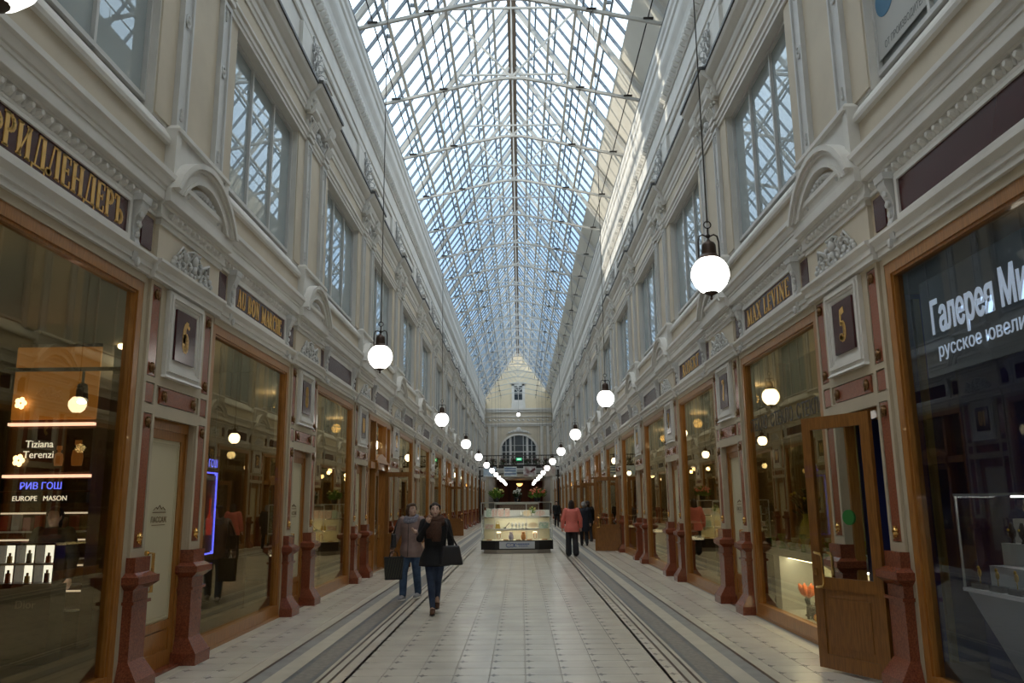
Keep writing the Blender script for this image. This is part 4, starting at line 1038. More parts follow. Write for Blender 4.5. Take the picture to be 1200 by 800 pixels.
for a, b in ((0,1),(1,2),(5,0),(2,3),(4,5)):
    A, B = Vector((*pts[a],0)), Vector((*pts[b],0)); t = (B-A).normalized(); nn = Vector((t.y,-t.x,0))*.004
    q = [A+t*.02, B-t*.02]; m = MB()
    v = [q[0]-nn,q[1]-nn,q[1]+nn,q[0]+nn]; m.add([(p.x,p.y,.44) for p in v]+[(p.x,p.y,1.68) for p in v],[(0,3,2,1),(4,5,6,7),(0,1,5,4),(1,2,6,5),(2,3,7,6),(3,0,4,7)])
    put('pane', m.mesh('pane', CLEARG), kio)
CLOTH = mat('pale_yellow_display_cloth',(.84,.79,.62),.7)
LED = mat('warm_shelf_light',(1.0,.92,.74),.4,emit=34.0)
for z, d0 in ((.44,.06),(.82,.22),(1.22,.38)):
    put('shelf', octo(1.19,d0,1.3,.46,.22,z-.012,z).mesh('shelf', CLOTH if z < .5 else WBOX), kio)
    put('light_strip', MB().box(-.72,.72,{.06:.25,.22:.41,.38:.10}[d0],{.06:.29,.22:.45,.38:.14}[d0],{.06:.79,.22:1.19,.38:1.672}[d0],{.06:.80,.22:1.20,.38:1.68}[d0]).mesh('light_strip', LED), kio)
    if z > .5: put('shelf_lip', MB().box(-.73,.73,d0,d0+.012,z-.05,z).mesh('shelf_lip', WBOX), kio)
    else: put('top_lip', MB().box(-.73,.73,.03,.045,1.64,1.69).mesh('top_lip', ALU), kio)
    put('back_panel', MB().box(-1.15,1.15,.92,.95,z,z+.36 if z < 1.2 else z+.22).mesh('back_panel', CLOTH if z < 1.2 else WBOX), kio)
# goods in the kiosk, each a thing
PINKP = mat('pink_patterned_card',(.72,.42,.36),.6,col2=(.78,.74,.66),scale=26); GREENP = mat('green_patterned_card',(.35,.5,.4),.6,col2=(.75,.74,.66),scale=22)
AMBER = mat('amber_lacquer',(.55,.22,.05),.3); VIOLET = mat('violet_patterned_glaze',(.32,.28,.42),.3,col2=(.6,.55,.6),scale=30); GOLDY = mat('yellow_gold_metal',(.62,.40,.08),.3,metal=.7)
def box_good(w,d,h): return MB().box(-w/2,w/2,-d/2,d/2,0,h)
def good(name, parts, x, y, z, label, cat, group='goods on the kiosk shelves', rz=0):
    e = put(name, None, loc=(KX+x,KY+y,z), rz=rz, cat=cat, label=label, group=group)
    for nm, me in parts: put(nm, me, e)
    return e
def card_box(mm, w, h):
    b = box_good(w,.10,h).mesh('box', mm); l = MB().box(-w/2-.006,w/2+.006,-.056,.056,h,h+.02).mesh('lid', WBOX); return [('box',b),('lid',l)]
for i,(x,w,mm,lab) in enumerate(((-.98,.16,GREENP,'green patterned gift box at the outer end of the kiosk top shelf'),(-.78,.18,PINKP,'pink patterned gift box beside the green one on the kiosk top shelf'),(-.56,.20,PINKP,'widest pink gift box in the top shelf row of the kiosk'),(-.33,.16,PINKP,'pink gift box nearest the middle of the kiosk top shelf'))):
    good('gift_box', card_box(mm,w,.26), x,.66,1.221,lab,'box')
def vase_parts(mm, pr): return [('body', MB().lathe(pr,16).mesh('body', mm, True))]
good('white_vase', vase_parts(WBOX,[(.04,0),(.07,.05),(.075,.10),(.04,.16),(.03,.2),(.045,.22)]), .16,.6,1.221,'small white round vase in the middle of the kiosk top shelf','vase')
g1 = good('green_bouquet', [('pot', MB().lathe([(.06,0),(.08,.1)],12).mesh('pot',WBOX))], .55,.62,1.221,'green artificial bouquet on the kiosk top shelf','plant')
for me in plant(21,.14,.28,LEAF[1],mat('yellow_flower',(.7,.6,.2),.6),40,12): put(me.name.split('.')[0], me, g1, (0,0,.08))
def fan_parts(mm):
    m = MB()
    for i in range(9):
        a = PI*(.12+.76*i/8); m.box(-.012,.012,-.003+.001*i,.0+.001*i,0,.2); 
        k = len(m.v)-8
        for j in range(8):
            x,y,z = m.v[k+j]; x *= (1+z*10); m.v[k+j] = (x*math.sin(a)+z*math.cos(a), y, z*math.sin(a)-x*math.cos(a)*.3)
    return [('blades', m.mesh('blades', mm))]
good('fan', fan_parts(mat('cream_fan_paper',(.75,.6,.4),.7)), .36,.55,1.225,'cream folding fan left of the green bouquet in the kiosk','fan')
good('fan', fan_parts(PINKP), .82,.55,1.225,'pink folding fan right of the green bouquet in the kiosk','fan')
good('gift_box', card_box(PINKP,.30,.14), -.95,.42,.821,'long pink box on the kiosk middle shelf','box')
def bag_parts(mm):
    m = MB(); m.frus((-.09,.09,-.035,.035),(-.065,.065,-.02,.02),0,.15); h = MB().tube([(.05*math.cos(a),0,.15+.09*math.sin(a)) for a in [PI*i/8 for i in range(9)]],.007,5)
    return [('pouch', m.mesh('pouch', mm)),('strap', h.mesh('strap', GOLDY))]
good('evening_bag', bag_parts(GOLDY), -.66,.42,.821,'small gold evening bag on the kiosk middle shelf','bag')
good('brush', [('stick', MB().tube([(0,0,.02),(.17,0,.20)],.012,6).mesh('stick',DARK)),('rest', MB().box(-.05,.05,-.03,.03,0,.03).mesh('rest',DARK))], -.42,.42,.821,'dark slanted stick on a rest on the kiosk middle shelf','ornament')
me_bust = MB(); me_bust.lathe([(.03,0),(.035,.02),(.014,.04),(.014,.07),(.045,.10),(.05,.14),(.02,.18),(.018,.21)],10); me_bust = me_bust.mesh('bust', WBOX, True)
me_nk = MB().tube([(.04*math.cos(a),-.03+.02*math.sin(a)*0,.135-.035*abs(math.sin(a))) for a in [PI+PI*i/8 for i in range(9)]],.006,5).mesh('necklace', GOLDY)
for i,x in enumerate((-.16,-.04,.08,.20,.32)):
    e = put('necklace_bust', None, loc=(KX+x,KY+.36,.821), cat='jewellery stand', label='small white necklace bust, %s of five in the kiosk middle shelf' % ORD[i+1], group='necklace busts in the kiosk')
    put('bust', me_bust, e); put('necklace', me_nk, e)
good('gift_box', card_box(GREENP,.34,.20), .92,.46,.821,'green patterned box at the outer end of the kiosk middle shelf','box')
good('fan', fan_parts(mat('cream_fan_paper',(0,0,0))), .56,.40,.825,'cream folding fan on the kiosk middle shelf','fan')
for x, sg_ in ((-.62,'on the kiosk bottom shelf, the side of the brush'),(.62,'on the kiosk bottom shelf, below the cream fan')):
    e = good('pearl_necklace', [('easel', MB().add([(-.09,0,0),(.09,0,0),(.07,.10,.28),(-.07,.10,.28),(-.09,.02,0),(.09,.02,0),(.07,.12,.28),(-.07,.12,.28)],[(0,1,2,3),(7,6,5,4),(0,4,5,1),(1,5,6,2),(2,6,7,3),(3,7,4,0)]).mesh('easel',CLOTH)),
        ('string', MB().tube([(.055*math.cos(a),.045+.06*math.sin(a)*.36,.15+.11*math.sin(a)) for a in [2*PI*i/14 for i in range(15)]],.011,5).mesh('string',AMBER))], x,.2,.441,'amber necklace on a cream easel '+sg_,'jewellery')
for x, lab in ((-.2,'violet patterned vase on the kiosk bottom shelf'),(.22,'orange patterned vase on the kiosk bottom shelf')):
    good('patterned_vase', vase_parts(VIOLET if x < 0 else AMBER,[(.05,0),(.085,.06),(.09,.14),(.06,.20),(.05,.24),(.065,.27)]), x,.18,.441,lab,'vase')
for i,x in enumerate((-.95,-.38,.05,.42,.95)):
    good('tray', [('dish', MB().frus((-.08,.08,-.05,.05),(-.10,.10,-.06,.06),0,.025).mesh('dish', AMBER))], x,.14 if abs(x)<.5 else .3,.441,'low amber tray, %s along the kiosk bottom shelf' % ORD[i+1],'tray')
for i,(x,l_,f_,lab) in enumerate(((-.74,LEAF[1],mat('yellow_flower',(0,0,0)),'bushy green plant in a pot on top of the kiosk'),(.74,LEAF[1],LEAF[3],'orange and pink bouquet in a pot on top of the kiosk'),(.02,LEAF[0],LEAF[4],'white flowers in a dark pot on top of the kiosk'))):
    e = put('potted_bouquet', None, loc=(KX+x,KY+1.6,1.72), cat='plant', group='bouquets on top of the kiosk', label=lab)
    put('pot', MB().lathe([(.07,0),(.10,.02),(.12,.14),(.11,.16)],12).mesh('pot', DARK, RT), e)
    for me in plant(31+i,(.27,.29,.17)[i],.40,l_,f_,90,(14,60,40)[i]): put(me.name.split('.')[0], me, e, (0,0,.12))
put('top_shelf', MB().box(-1.2,1.2,1.35,1.95,1.70,1.72).mesh('top_shelf', DARK), kio)
put('dark_cupboard', MB().box(-.6,.75,1.4,1.9,.43,1.70).mesh('cupboard', WOODD), kio)

# ------------------------------------------------------------------ what is seen inside the near shops
EM = lambda n, c, e: mat(n, c, .4, emit=e)
# perfumery behind the near window on the perfumery side: a lit back display facing the arcade entrance
px0, px1, py = -6.27, -5.2, 10.12
ds = put('perfume_display', None, loc=(0,0,0), cat='display', label='tall lit perfume display deep inside the near shop, behind its window')
put('carcass', MB().box(px0,px1,py,py+.3,.03,3.75).mesh('carcass', WOODD), ds)
put('ceiling_glow', MB().box(px0,px1,py-.03,py,2.78,3.70).mesh('glow_panel', EM('amber_ceiling_glow',(.42,.17,.03),.6)), ds)  # glowing panel standing in for the orange ceiling region above the display
hb_ = put('dark_header', MB().box(px0,px1,py-.06,py,2.12,2.66).mesh('dark_header', mat('dark_brown_poster',(.05,.02,.01),.4)), ds)
PINKL = EM('pink_light_line',(1,.62,.5),3.0)
for z in (2.70,2.06): put('light_line', MB().box(px0,px1,py-.075,py,z,z+.035).mesh('light_line', PINKL), ds)
def sign_text(txt, size, mm, loc, rz, parent, nm='lettering', **k):
    me = text_mesh(txt, size, mm, .003, **k); return put(nm, me, parent, loc, rz)
WL = EM('white_lit_letters',(1,.93,.85),1.6); BL = EM('blue_lit_letters',(.10,.13,1.0),4.0)
for i, t in enumerate(('Tiziana','Terenzi')): sign_text(t,.125,WL,(px0+.42,py-.065,2.43-.13*i),-PI/2,ds,align='CENTER')
for x,z in ((px0+.2,2.27),(px0+.15,2.98)):
    m = MB()
    for i in range(5): m.ball((x+.045*math.cos(2*PI*i/5),py-.10,z+.045*math.sin(2*PI*i/5)),(.035,.02,.035),6)
    put('star_lamp', m.mesh('star_lamp', EM('star_light',(1,.75,.4),6.0),True), ds)
for x,s in ((px1-.38,.9),(px1-.15,1.15)):
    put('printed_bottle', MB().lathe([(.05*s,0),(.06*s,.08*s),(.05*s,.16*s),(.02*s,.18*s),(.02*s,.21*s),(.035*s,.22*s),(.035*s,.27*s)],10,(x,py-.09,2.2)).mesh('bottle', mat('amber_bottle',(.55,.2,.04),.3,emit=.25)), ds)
put('name_strip', MB().box(px0,px1,py-.08,py,1.90,2.04).mesh('strip', DARK), ds)
sign_text('РИВ ГОШ',.115,BL,(px0+.5,py-.085,1.92),-PI/2,ds,'blue_lettering')
put('name_strip', MB().box(px0,px1,py-.08,py,1.75,1.88).mesh('strip', DARK), ds); sign_text('EUROPE   MASON',.085,WL,(px0+.5,py-.085,1.78),-PI/2,ds)
for j, z in enumerate((.5,.8,1.1,1.42)):
    put('shelf', MB().box(px0,px1,py-.12,py,z-.02,z).mesh('shelf', WBOX), ds); put('shelf_light', MB().box(px0,px1,py-.02,py-.01,z+.2,z+.22).mesh('shelf_light', EM('shelf_light',(1,.85,.7),1.2)), ds)
PB = [mat('red_carton',(.35,.03,.03),.4),mat('pink_carton',(.6,.3,.3),.4),mat('white_carton',(.6,.58,.55),.4),mat('dark_glass_bottle',(.02,.025,.05),.15),mat('orange_bottle',(.45,.10,.02),.2),mat('yellow_liquid_bottle',(.6,.45,.15),.2)]
def bottle_meshes(mm, w, h):
    return [('flask', MB().frus((-w,w,-w*.5,w*.5),(-w*.9,w*.9,-w*.45,w*.45),0,h).mesh('flask', mm)),('stopper', MB().box(-w*.4,w*.4,-w*.3,w*.3,h,h+.035).mesh('stopper', DARK))]
n_ = 0
for j, z in enumerate((1.1,1.42)):
    for i in range(7):
        mm = PB[(i*2+j*3)%3]; e = put('perfume_carton', box_good(.09,.07,.16+.02*((i+j)%3)).mesh('carton', mm), loc=(px0+.1+.14*i,py-.06,z), cat='box', group='perfume cartons on the lit display',
            label='perfume carton, %s on the %s shelf of the lit display' % (ORD[i+1], ('lower','upper')[j]))
# bright counter of bottles in front of it
cx0, cx1, cy = -5.92, -5.05, 9.2
ct = put('bottle_counter', None, loc=(0,0,0), cat='display', label='black counter with a glowing white compartment rack of perfume bottles')
put('base', MB().box(cx0,cx1,cy,cy+.3,.03,.86).mesh('base', DARK), ct); put('lit_back', MB().box(cx0,cx1,cy+.18,cy+.2,.88,1.30).mesh('lit_back', EM('white_lit_board',(1,.99,.96),2.2)), ct)
for x in [cx0+(cx1-cx0)*i/4 for i in range(5)]: put('divider', MB().box(x-.008,x+.008,cy,cy+.2,.88,1.30).mesh('divider', DARK), ct)
for z in (.86,1.075,1.29): put('ledge', MB().box(cx0,cx1,cy-.02,cy+.2,z,z+.02).mesh('ledge', DARK if z != 1.075 else WBOX), ct)
put('front_lettering', text_mesh('Dior',.12,mat('dull_grey_letters',(.12,.12,.12),.4),.002), ct, (cx0+.6,cy-.004,.62), -PI/2)
for j in range(2):
    for i in range(4):
        e = put('perfume_bottle', None, loc=(cx0+(cx1-cx0)*(i+.5)/4,cy+.08,.88+.215*j+(.0 if j==0 else .0)), cat='bottle', group='perfume bottles in the glowing rack', label='perfume bottle, %s compartment of the %s row of the glowing rack' % (ORD[i+1], ('lower','upper')[j]))
        for nm, me in bottle_meshes(PB[3+(i+j)%3] if not (i==0) else PB[5],.026,.075+.03*((i+j)%2)): put(nm, me, e)
sp = put('track_spotlight', None, loc=(-4.75,8.9,3.02), cat='lamp', label='grey track spotlight shining inside the near shop')
m = MB(); m.tube([(0,0,.0),(.06,-.10,-.18)],[.055,.065],12); put('lamp_can', m.mesh('can', mat('grey_lamp_can',(.12,.12,.12),.4)), sp)
m = MB(); m.ball((.066,-.11,-.195),(.05,.05,.02),10); put('lamp_face', m.mesh('face', EM('spot_face',(1,.9,.7),12.0),True), sp); put('arm', MB().tube([(0,0,.0),(0,0,.18)],.015,6).mesh('arm',IRON), sp); put('track', MB().box(-.9,.9,-.02,.02,.17,.21).mesh('track', IRON), sp)
# lit poster with a blue frame behind the AU BON MARCHE window
po = put('lit_poster', None, loc=(-4.25,11.33,1.60), cat='poster', label='lit perfume poster in a glowing blue frame behind the AU BON MARCHE window')
put('sheet', MB().box(0,.02,-.34,.36,-.52,.52).mesh('sheet', mat('red_blue_poster',(.22,.012,.02),.4,col2=(.02,.12,.16),scale=1.6,emit=0)), po)
put('blue_flask', MB().frus((.02,.03,-.20,.0),(.02,.03,-.16,-.04),-.3,.35).mesh('flask', EM('teal_print',(.05,.45,.5),.5)), po); put('red_flask', MB().lathe([(.10,-.3),(.12,-.1),(.04,0),(.04,.2)],10,(.03,.17,0),sc=(.1,1,1)).mesh('flask', EM('red_print',(.5,.03,.03),.5)), po)
put('hanging_cord', MB().tube([(.01,-.25,.55),(.01,-.25,2.37)],.006,4).tube([(.01,.27,.55),(.01,.27,2.37)],.006,4).mesh('cords', IRON), po)
BF = EM('blue_frame_light',(.08,.10,1.0),5.0); m = MB(); rect_frame(m,.37,-.56,.56,.018,.0,.035); put('glowing_frame', m.mesh('glowing_frame', BF), po)
sg2 = put('hanging_sign', MB().box(-.02,.0,-.5,.42,2.20,2.40).mesh('panel', DARK), loc=(-4.25,11.42,0), cat='sign', label='dark hanging sign with blue glowing letters above the lit poster')
sign_text('РИВ ГОШ',.15,BL,(0,0,2.235),0,sg2,'blue_lettering')
# jewellery shop behind the near window on the jewellery side
put('wall_right', MB().box(4.55,4.62,2.6,8.2,.03,3.9).mesh('navy_wall', NAVY), kind='structure', cat='wall', label='dark navy inner wall of the jewellery shop')
pn = put('shop_sign', MB().box(3.78,3.80,2.9,7.22,2.75,3.62).mesh('panel', glass('grey_film',(.45,.47,.47),(.5,.5,.5),ior=1.2,veil=(.16,.17,.17),veilfac=.75)), cat='sign', label='grey translucent sign panel with white lettering inside the jewellery shop window')
LW = EM('cool_white_letters',(.80,.90,1.0),.55)
me = text_mesh('Галерея Минералов',.40,LW,.004,.61,align='LEFT',off=.008); put('large_lettering', me, pn, (3.775,7.07,3.12), PI)
me = text_mesh('русское ювелирное искусство',.17,LW,.003,1.0,align='LEFT'); put('small_lettering', me, pn, (3.775,7.00,2.90), PI)
dl = put('downlight', MB().lathe([(.09,0),(.10,.02),(.10,.05)],16,(4.15,6.15,3.55)).mesh('downlight', EM('warm_downlight',(1,.85,.6),6.0)), cat='lamp', label='round warm downlight in the ceiling of the jewellery shop')
sc = put('jewellery_showcase', None, loc=(0,0,0), cat='showcase', label='glass jewellery showcase on a white tapered base inside the near window by door 5')
def fr3(m, a, b, z0, z1): return m.frus(a,b,z0,z1)
put('base', MB().frus((4.15,4.45,4.6,6.75),(3.92,4.5,4.2,7.25),.03,.92).mesh('base', mat('grey_white_base',(.42,.44,.46),.5)), sc)
put('deck', MB().box(3.90,4.52,4.2,7.28,.92,.95).mesh('deck', WBOX), sc)
for y in (7.26,6.05,4.9): 
    for x in (3.91,4.51): put('edge_post', MB().box(x-.008,x+.008,y-.008,y+.008,.95,1.72).mesh('post', ALU), sc)
for y0,y1 in ((6.06,7.25),(4.91,6.04)): put('pane', MB().box(3.906,3.912,y0,y1,.95,1.71).mesh('pane', CLEARG), sc)
put('end_pane', MB().box(3.92,4.50,7.256,7.262,.95,1.71).mesh('pane', CLEARG), sc); put('top_frame', MB().box(3.90,4.52,4.2,7.28,1.715,1.735).mesh('top', mat('clear_top',(.25,.27,.28),.2)), sc)
for i,(x0,z1,y1) in enumerate(((4.06,1.14,7.12),(4.2,1.32,7.15),(4.34,1.52,7.18))): put('step_riser', MB().box(x0,x0+.14,4.3,y1,.95,z1).mesh('riser', WBOX), sc)
put('case_light', MB().box(4.3,4.34,4.4,7.1,1.70,1.712).mesh('case_light', EM('case_light',(1,.95,.85),16.0)), sc)
def bust(w):
    m = MB(); m.lathe([(w*.6,0),(w*.5,.01),(w*.25,.03),(w*.9,.06),(w,.10),(w*.5,.15),(w*.35,.17)],10,sc=(.6,1,1)); return m.mesh('bust', DARK, True)
mb_ = bust(.045); mb2 = bust(.09)
for i in range(5):
    e = put('ring_stand', None, loc=(4.26,7.08-.15*i,1.32), cat='jewellery stand', group='black stands on the showcase steps', label='small black ring stand, %s from the open door on the showcase middle step' % ORD[i+1]); put('stand', mb_, e); put('ring', MB().ball((-.03,0,.11),.012,6).mesh('ring',GOLDY), e)
e = put('necklace_stand', None, loc=(4.4,7.0,1.52), cat='jewellery stand', label='large black necklace bust on the top step of the showcase'); put('stand', mb2, e); put('necklace', MB().tube([(-.06+.01*abs(i-4),.05*math.cos(PI*i/8),.12-.05*math.sin(PI*i/8)) for i in range(9)],.006,5).mesh('necklace',GOLDY), e)
e = put('ring_stand', None, loc=(4.4,6.82,1.52), cat='jewellery stand', label='small black stand beside the large necklace bust'); put('stand', mb_, e); put('ring', MB().ball((-.03,0,.11),.012,6).mesh('ring',GOLDY), e)
for i in range(3):
    e = put('gold_pendant', None, loc=(3.97,7.12-.26*i,.95), cat='jewellery', group='gold pendants at the front of the showcase', label='gold pendant on a dark block, %s from the open door in the showcase front row' % ORD[i+1])
    put('block', MB().box(-.03,.03,-.09,.09,0,.045).mesh('block', mat('dark_grey_block',(.06,.06,.065),.4)), e)
    m = MB(); m.tube([(0,.0,.045),(0,.0,.10)],.004,5); m.ball((0,0,.13),(.012,.025,.035),8); m.ball((0,.012,.17),(.01,.018,.018),6); put('figure', m.mesh('figure', GOLDY, True), e)
# glassware shop
gl = put('display_counter', None, loc=(0,0,0), cat='counter', label='white counter with a lit niche of vases in the glassware window')
CW = mat('pale_grey_counter',(.50,.53,.52),.5); CRM = mat('cream_niche',(.72,.68,.50),.6)
put('top', MB().box(3.86,4.5,9.3,13.1,.90,1.0).mesh('top', CW), gl); put('shelf', MB().box(3.80,4.5,9.3,13.1,.05,.16).mesh('bottom', CW), gl)
put('niche_back', MB().box(4.42,4.5,9.3,13.1,.16,.90).mesh('back', CRM), gl); put('divider', MB().box(3.84,4.44,12.15,12.42,.16,.90).mesh('divider', CW), gl)
put('niche_light', MB().box(3.95,4.05,9.4,12.1,.875,.895).mesh('niche_light', EM('niche_light',(1,.9,.65),20.0)), gl)
put('wall_right', MB().box(4.55,4.62,8.9,13.4,.03,3.9).mesh('glass_shop_back', mat('ochre_curtain',(.30,.24,.09),.8,noise=.4,scale=3,stretch=(1,9,.4))), kind='structure', cat='wall', label='ochre inner wall of the glassware shop')
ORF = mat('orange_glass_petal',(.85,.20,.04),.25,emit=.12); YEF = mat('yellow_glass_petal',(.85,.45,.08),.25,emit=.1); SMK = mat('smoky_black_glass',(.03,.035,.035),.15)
def tulip_vase():
    a, b = MB(), MB()
    a.lathe([(.05,0),(.06,.015),(.025,.04),(.035,.10),(.02,.2),(.03,.25)],12)
    for i in range(8):
        an = 2*PI*i/8; c, s = math.cos(an), math.sin(an)
        b.tube([(c*.015,s*.015,.25),(c*.06,s*.06,.30),(c*.09,s*.09,.36),(c*.12,s*.12,.42)],[.02,.038,.036,.008],6)
    return [('stem',a.mesh('stem',SMK,True)),('petals',b.mesh('petals',ORF,True)),('heart',MB().lathe([(.03,.24),(.07,.30),(.08,.36)],10).mesh('heart',YEF,True))]
TV = tulip_vase()
for i,(y,x) in enumerate(((11.45,3.98),(10.75,4.05))):
    e = put('tulip_vase', None, loc=(x,y,.16), cat='vase', label=('orange tulip-shaped glass vase by the counter divider','orange tulip-shaped glass vase behind the open door edge')[i])
    for nm, me in TV: put(nm, me, e)
def critter():
    m = MB(); m.ball((0,0,.13),(.05,.09,.05),10); m.ball((0,-.09,.20),(.04,.045,.045),8); m.tube([(0,.08,.15),(0,.13,.24),(0,.10,.28)],[.02,.015,.008],6)
    for s in (-1,1):
        for y in (-.05,.06): m.tube([(s*.03,y,.12),(s*.035,y,.0)],[.025,.016],6)
        m.tube([(s*.02,-.09,.23),(s*.03,-.085,.27)],[.014,.004],5)
    return m.mesh('figure', SMK, True)
mc = critter()
for i,(x,y,r) in enumerate(((3.93,11.15,.4),(3.96,10.85,-.3))): put('glass_animal', mc, loc=(x,y,.16), rz=r, cat='figurine', label=('dark glass animal figurine right under the first tulip vase','dark glass animal figurine nearer the open door')[i])
put('dark_decanter', MB().lathe([(.06,0),(.09,.05),(.07,.12),(.03,.2),(.025,.3),(.035,.34),(.02,.42)],12).mesh('decanter',SMK,True), loc=(4.0,12.75,.16), cat='vase', label='tall dark decanter beyond the counter divider')
for i,(x,y) in enumerate(((3.92,10.98),(3.90,10.90),(3.97,10.95),(3.91,10.70))):
    m = MB(); m.ball((0,0,.045),.05,10); m.tube([(0,0,.09),(.005,0,.11)],.006,5); put('glass_fruit', m.mesh('fruit',[ORF,YEF][i%2],True), loc=(x,y-.0,.16), cat='ornament', group='glass fruit in the lit niche', label='round orange and yellow glass fruit among the dark figurines, %s from the divider' % ORD[i+1])
GG = [mat('green_glassware',(.16,.28,.05),.15,spec=.8),mat('clear_green_glassware',(.45,.52,.35),.15,spec=.8),mat('yellow_glassware',(.5,.42,.06),.15)]
random.seed(17)
for i in range(22):
    y = 9.6+.15*i; h = .10+.14*random.random(); w = .03+.03*random.random()
    put('glass_vessel', MB().lathe([(w*.8,0),(w,.02),(w*.5,h*.4),(w,h*.8),(w*1.1,h)],8).mesh('vessel',GG[i%3],True), loc=(3.95+.09*(i%3),y,1.0), cat='glassware', group='row of green glassware on the counter top', label='small green glass vessel, %s along the counter top' % ((ORD+['twentieth','twenty-first','twenty-second'])[i+1]))
e = put('tall_green_vase', None, loc=(4.2,11.9,1.0), cat='vase', label='tall yellow-green glass vase with stems on the glassware counter'); put('body', MB().lathe([(.08,0),(.13,.15),(.10,.35),(.05,.45),(.07,.5)],14).mesh('body',GG[2],True), e)
for me in plant(77,.2,.5,LEAF[0],GG[2],60,10): put(me.name.split('.')[0], me, e, (0,0,.45))
gw = put('window_lettering', text_mesh('СТЕКЛО  СТЕКЛО  СТЕКЛО',.27,mat('dull_dark_lettering',(.05,.045,.035),.5),.002,.88), loc=(3.70,11.15,2.72), rz=PI, cat='lettering', label='dark lettering СТЕКЛО repeated across the glassware window')

# a lamp and a lit counter of goods in every shop
me_cl_ = MB().lathe([(.11,0),(.12,.02),(.12,.05)],12).mesh('ceiling_spot', EM('warm_ceiling_spot',(1,.84,.6),10.0))
me_cb = [('base', MB().box(-.25,.25,-.9,.9,.03,.75).mesh('base', WOODD)),('lit_top', MB().box(-.22,.22,-.85,.85,.75,.78).mesh('lit_top', EM('counter_light',(1,.92,.75),1.2))),('glass', MB().box(-.24,.24,-.88,.88,.78,1.15).mesh('glass', CLEARG)),('lid', MB().box(-.25,.25,-.9,.9,1.15,1.18).mesh('lid', ALU))]
me_sh_ = MB().box(-.02,.28,-.9,.9,.03,2.4)
def shelf_unit():
    m = MB(); m.box(-.3,-.27,-1,1,.03,2.4)
    for y in (-1,0,1): m.box(-.3,0,y-.015,y+.015,.03,2.4)
    for z in (.1,.6,1.1,1.6,2.1,2.4): m.box(-.3,0,-1,1,z-.015,z+.015)
    return m.mesh('carcass', WOODD)
me_su = shelf_unit(); me_tin = [box_good(.14,.14,.2).mesh('box', mm) for mm in PB[:3]]
for sd in 'LR':
    for k in range(-1, K1):
        lt = bpy.data.lights.new('shop_light','POINT'); lt.energy = 70 if sd == 'R' and k == 0 else ((5 if sd == 'R' else 12) if k < 1 else 26); lt.color = (1,.80,.52); lt.shadow_soft_size = .12
        if k <= 9:
            o = bpy.data.objects.new('shop_light', lt); COL.objects.link(o); o.location = wpos(sd,k+.5,-1.2,0,3.7)
        put('ceiling_spot', me_cl_, loc=wpos(sd,k+.5,-1.9,0,3.92), cat='lamp', group='shop ceiling spots', label='round ceiling spot inside the %s shop of %s' % (ordk(k), SIDE_NAME[sd]))
        if k >= 1 and (sd,k) not in PORTALS:
            e = put('display_counter', None, loc=wpos(sd,k+.5,-.8), rz=SIDES[sd][2], cat='counter', group='lit shop counters', label='low lit glass counter inside the %s shop of %s' % (ordk(k), SIDE_NAME[sd]))
            for nm, me in me_cb: put(nm, me, e)
            e = put('shelf_unit', None, loc=wpos(sd,k+.5,-2.4), rz=SIDES[sd][2], cat='shelving', group='shelf units in the shops', label='dark shelf unit stocked with boxes inside the %s shop of %s' % (ordk(k), SIDE_NAME[sd]))
            put('carcass', me_su, e)
            if k <= 4:
                for z in (.615,1.115,1.615):
                    for i in range(3): put('gift_carton', me_tin[(i+int(z*2))%3], loc=wpos(sd,k+.5,-2.55,-.7+.55*i,z), cat='box', group='boxes on the shop shelves', label='%s carton on the %s shelf inside the %s shop of %s' % (ORD[i+1], {.615:'low',1.115:'middle',1.615:'upper'}[z], ordk(k), SIDE_NAME[sd]))

# banner hung inside the near upper window above the jewellery shop
bn = put('window_banner', MB().box(-.003,.003,-.62,.42,-.40,.44).mesh('sheet', mat('pale_grey_banner',(.46,.47,.46),.7)), loc=(H+.12,6.78,6.35), rz=PI, cat='banner', label='pale banner with a blue disc and outlined lettering behind the near upper window')
put('blue_disc', MB().lathe([(.19,0),(.19,.004)],24,(.003,-.38,.17),axis='x').mesh('disc', mat('blue_disc',(.05,.17,.30),.6)), bn)
BT = mat('grey_banner_lettering',(.16,.17,.17),.7)
put('lettering', text_mesh('ОТ ПРОИЗВОДИТЕЛЯ',.10,BT,.001,.78), bn, (.004,-.05,-.34))
# ------------------------------------------------------------------ people
def fuse(mb, name, mm, voxel=.012, smooth=4, fac=.6):
    me = mb.mesh(name, mm); o = bpy.data.objects.new(name, me); COL.objects.link(o)
    r = o.modifiers.new('r','REMESH'); r.mode = 'VOXEL'; r.voxel_size = voxel
    s = o.modifiers.new('s','SMOOTH'); s.iterations = smooth; s.factor = fac
    dg = bpy.context.evaluated_depsgraph_get(); dg.update()
    m2 = bpy.data.meshes.new_from_object(o.evaluated_get(dg)); bpy.data.objects.remove(o); bpy.data.meshes.remove(me)
    m2.materials.clear(); m2.materials.append(mm); m2.shade_smooth(); m2.name = name
    return m2
def loft(m, rings, n=16):     # rings of (cx, cy, z, rx, ry)
    vs, fs = [], []
    for cx, cy, z, rx, ry in rings:
        for k in range(n):
            a = 2*PI*k/n; vs.append((cx+rx*math.cos(a), cy+ry*math.sin(a), z))
    for i in range(len(rings)-1):
        for k in range(n): fs.append((i*n+k,i*n+(k+1)%n,(i+1)*n+(k+1)%n,(i+1)*n+k))
    fs += [tuple(range(n-1,-1,-1)), tuple(range((len(rings)-1)*n,len(rings)*n))]
    return m.add(vs, fs)
def limb(m, pts, rs, n=10):
    m.tube(pts, rs, n)
    for p, r in zip(pts, rs): m.ball(p, r, n)
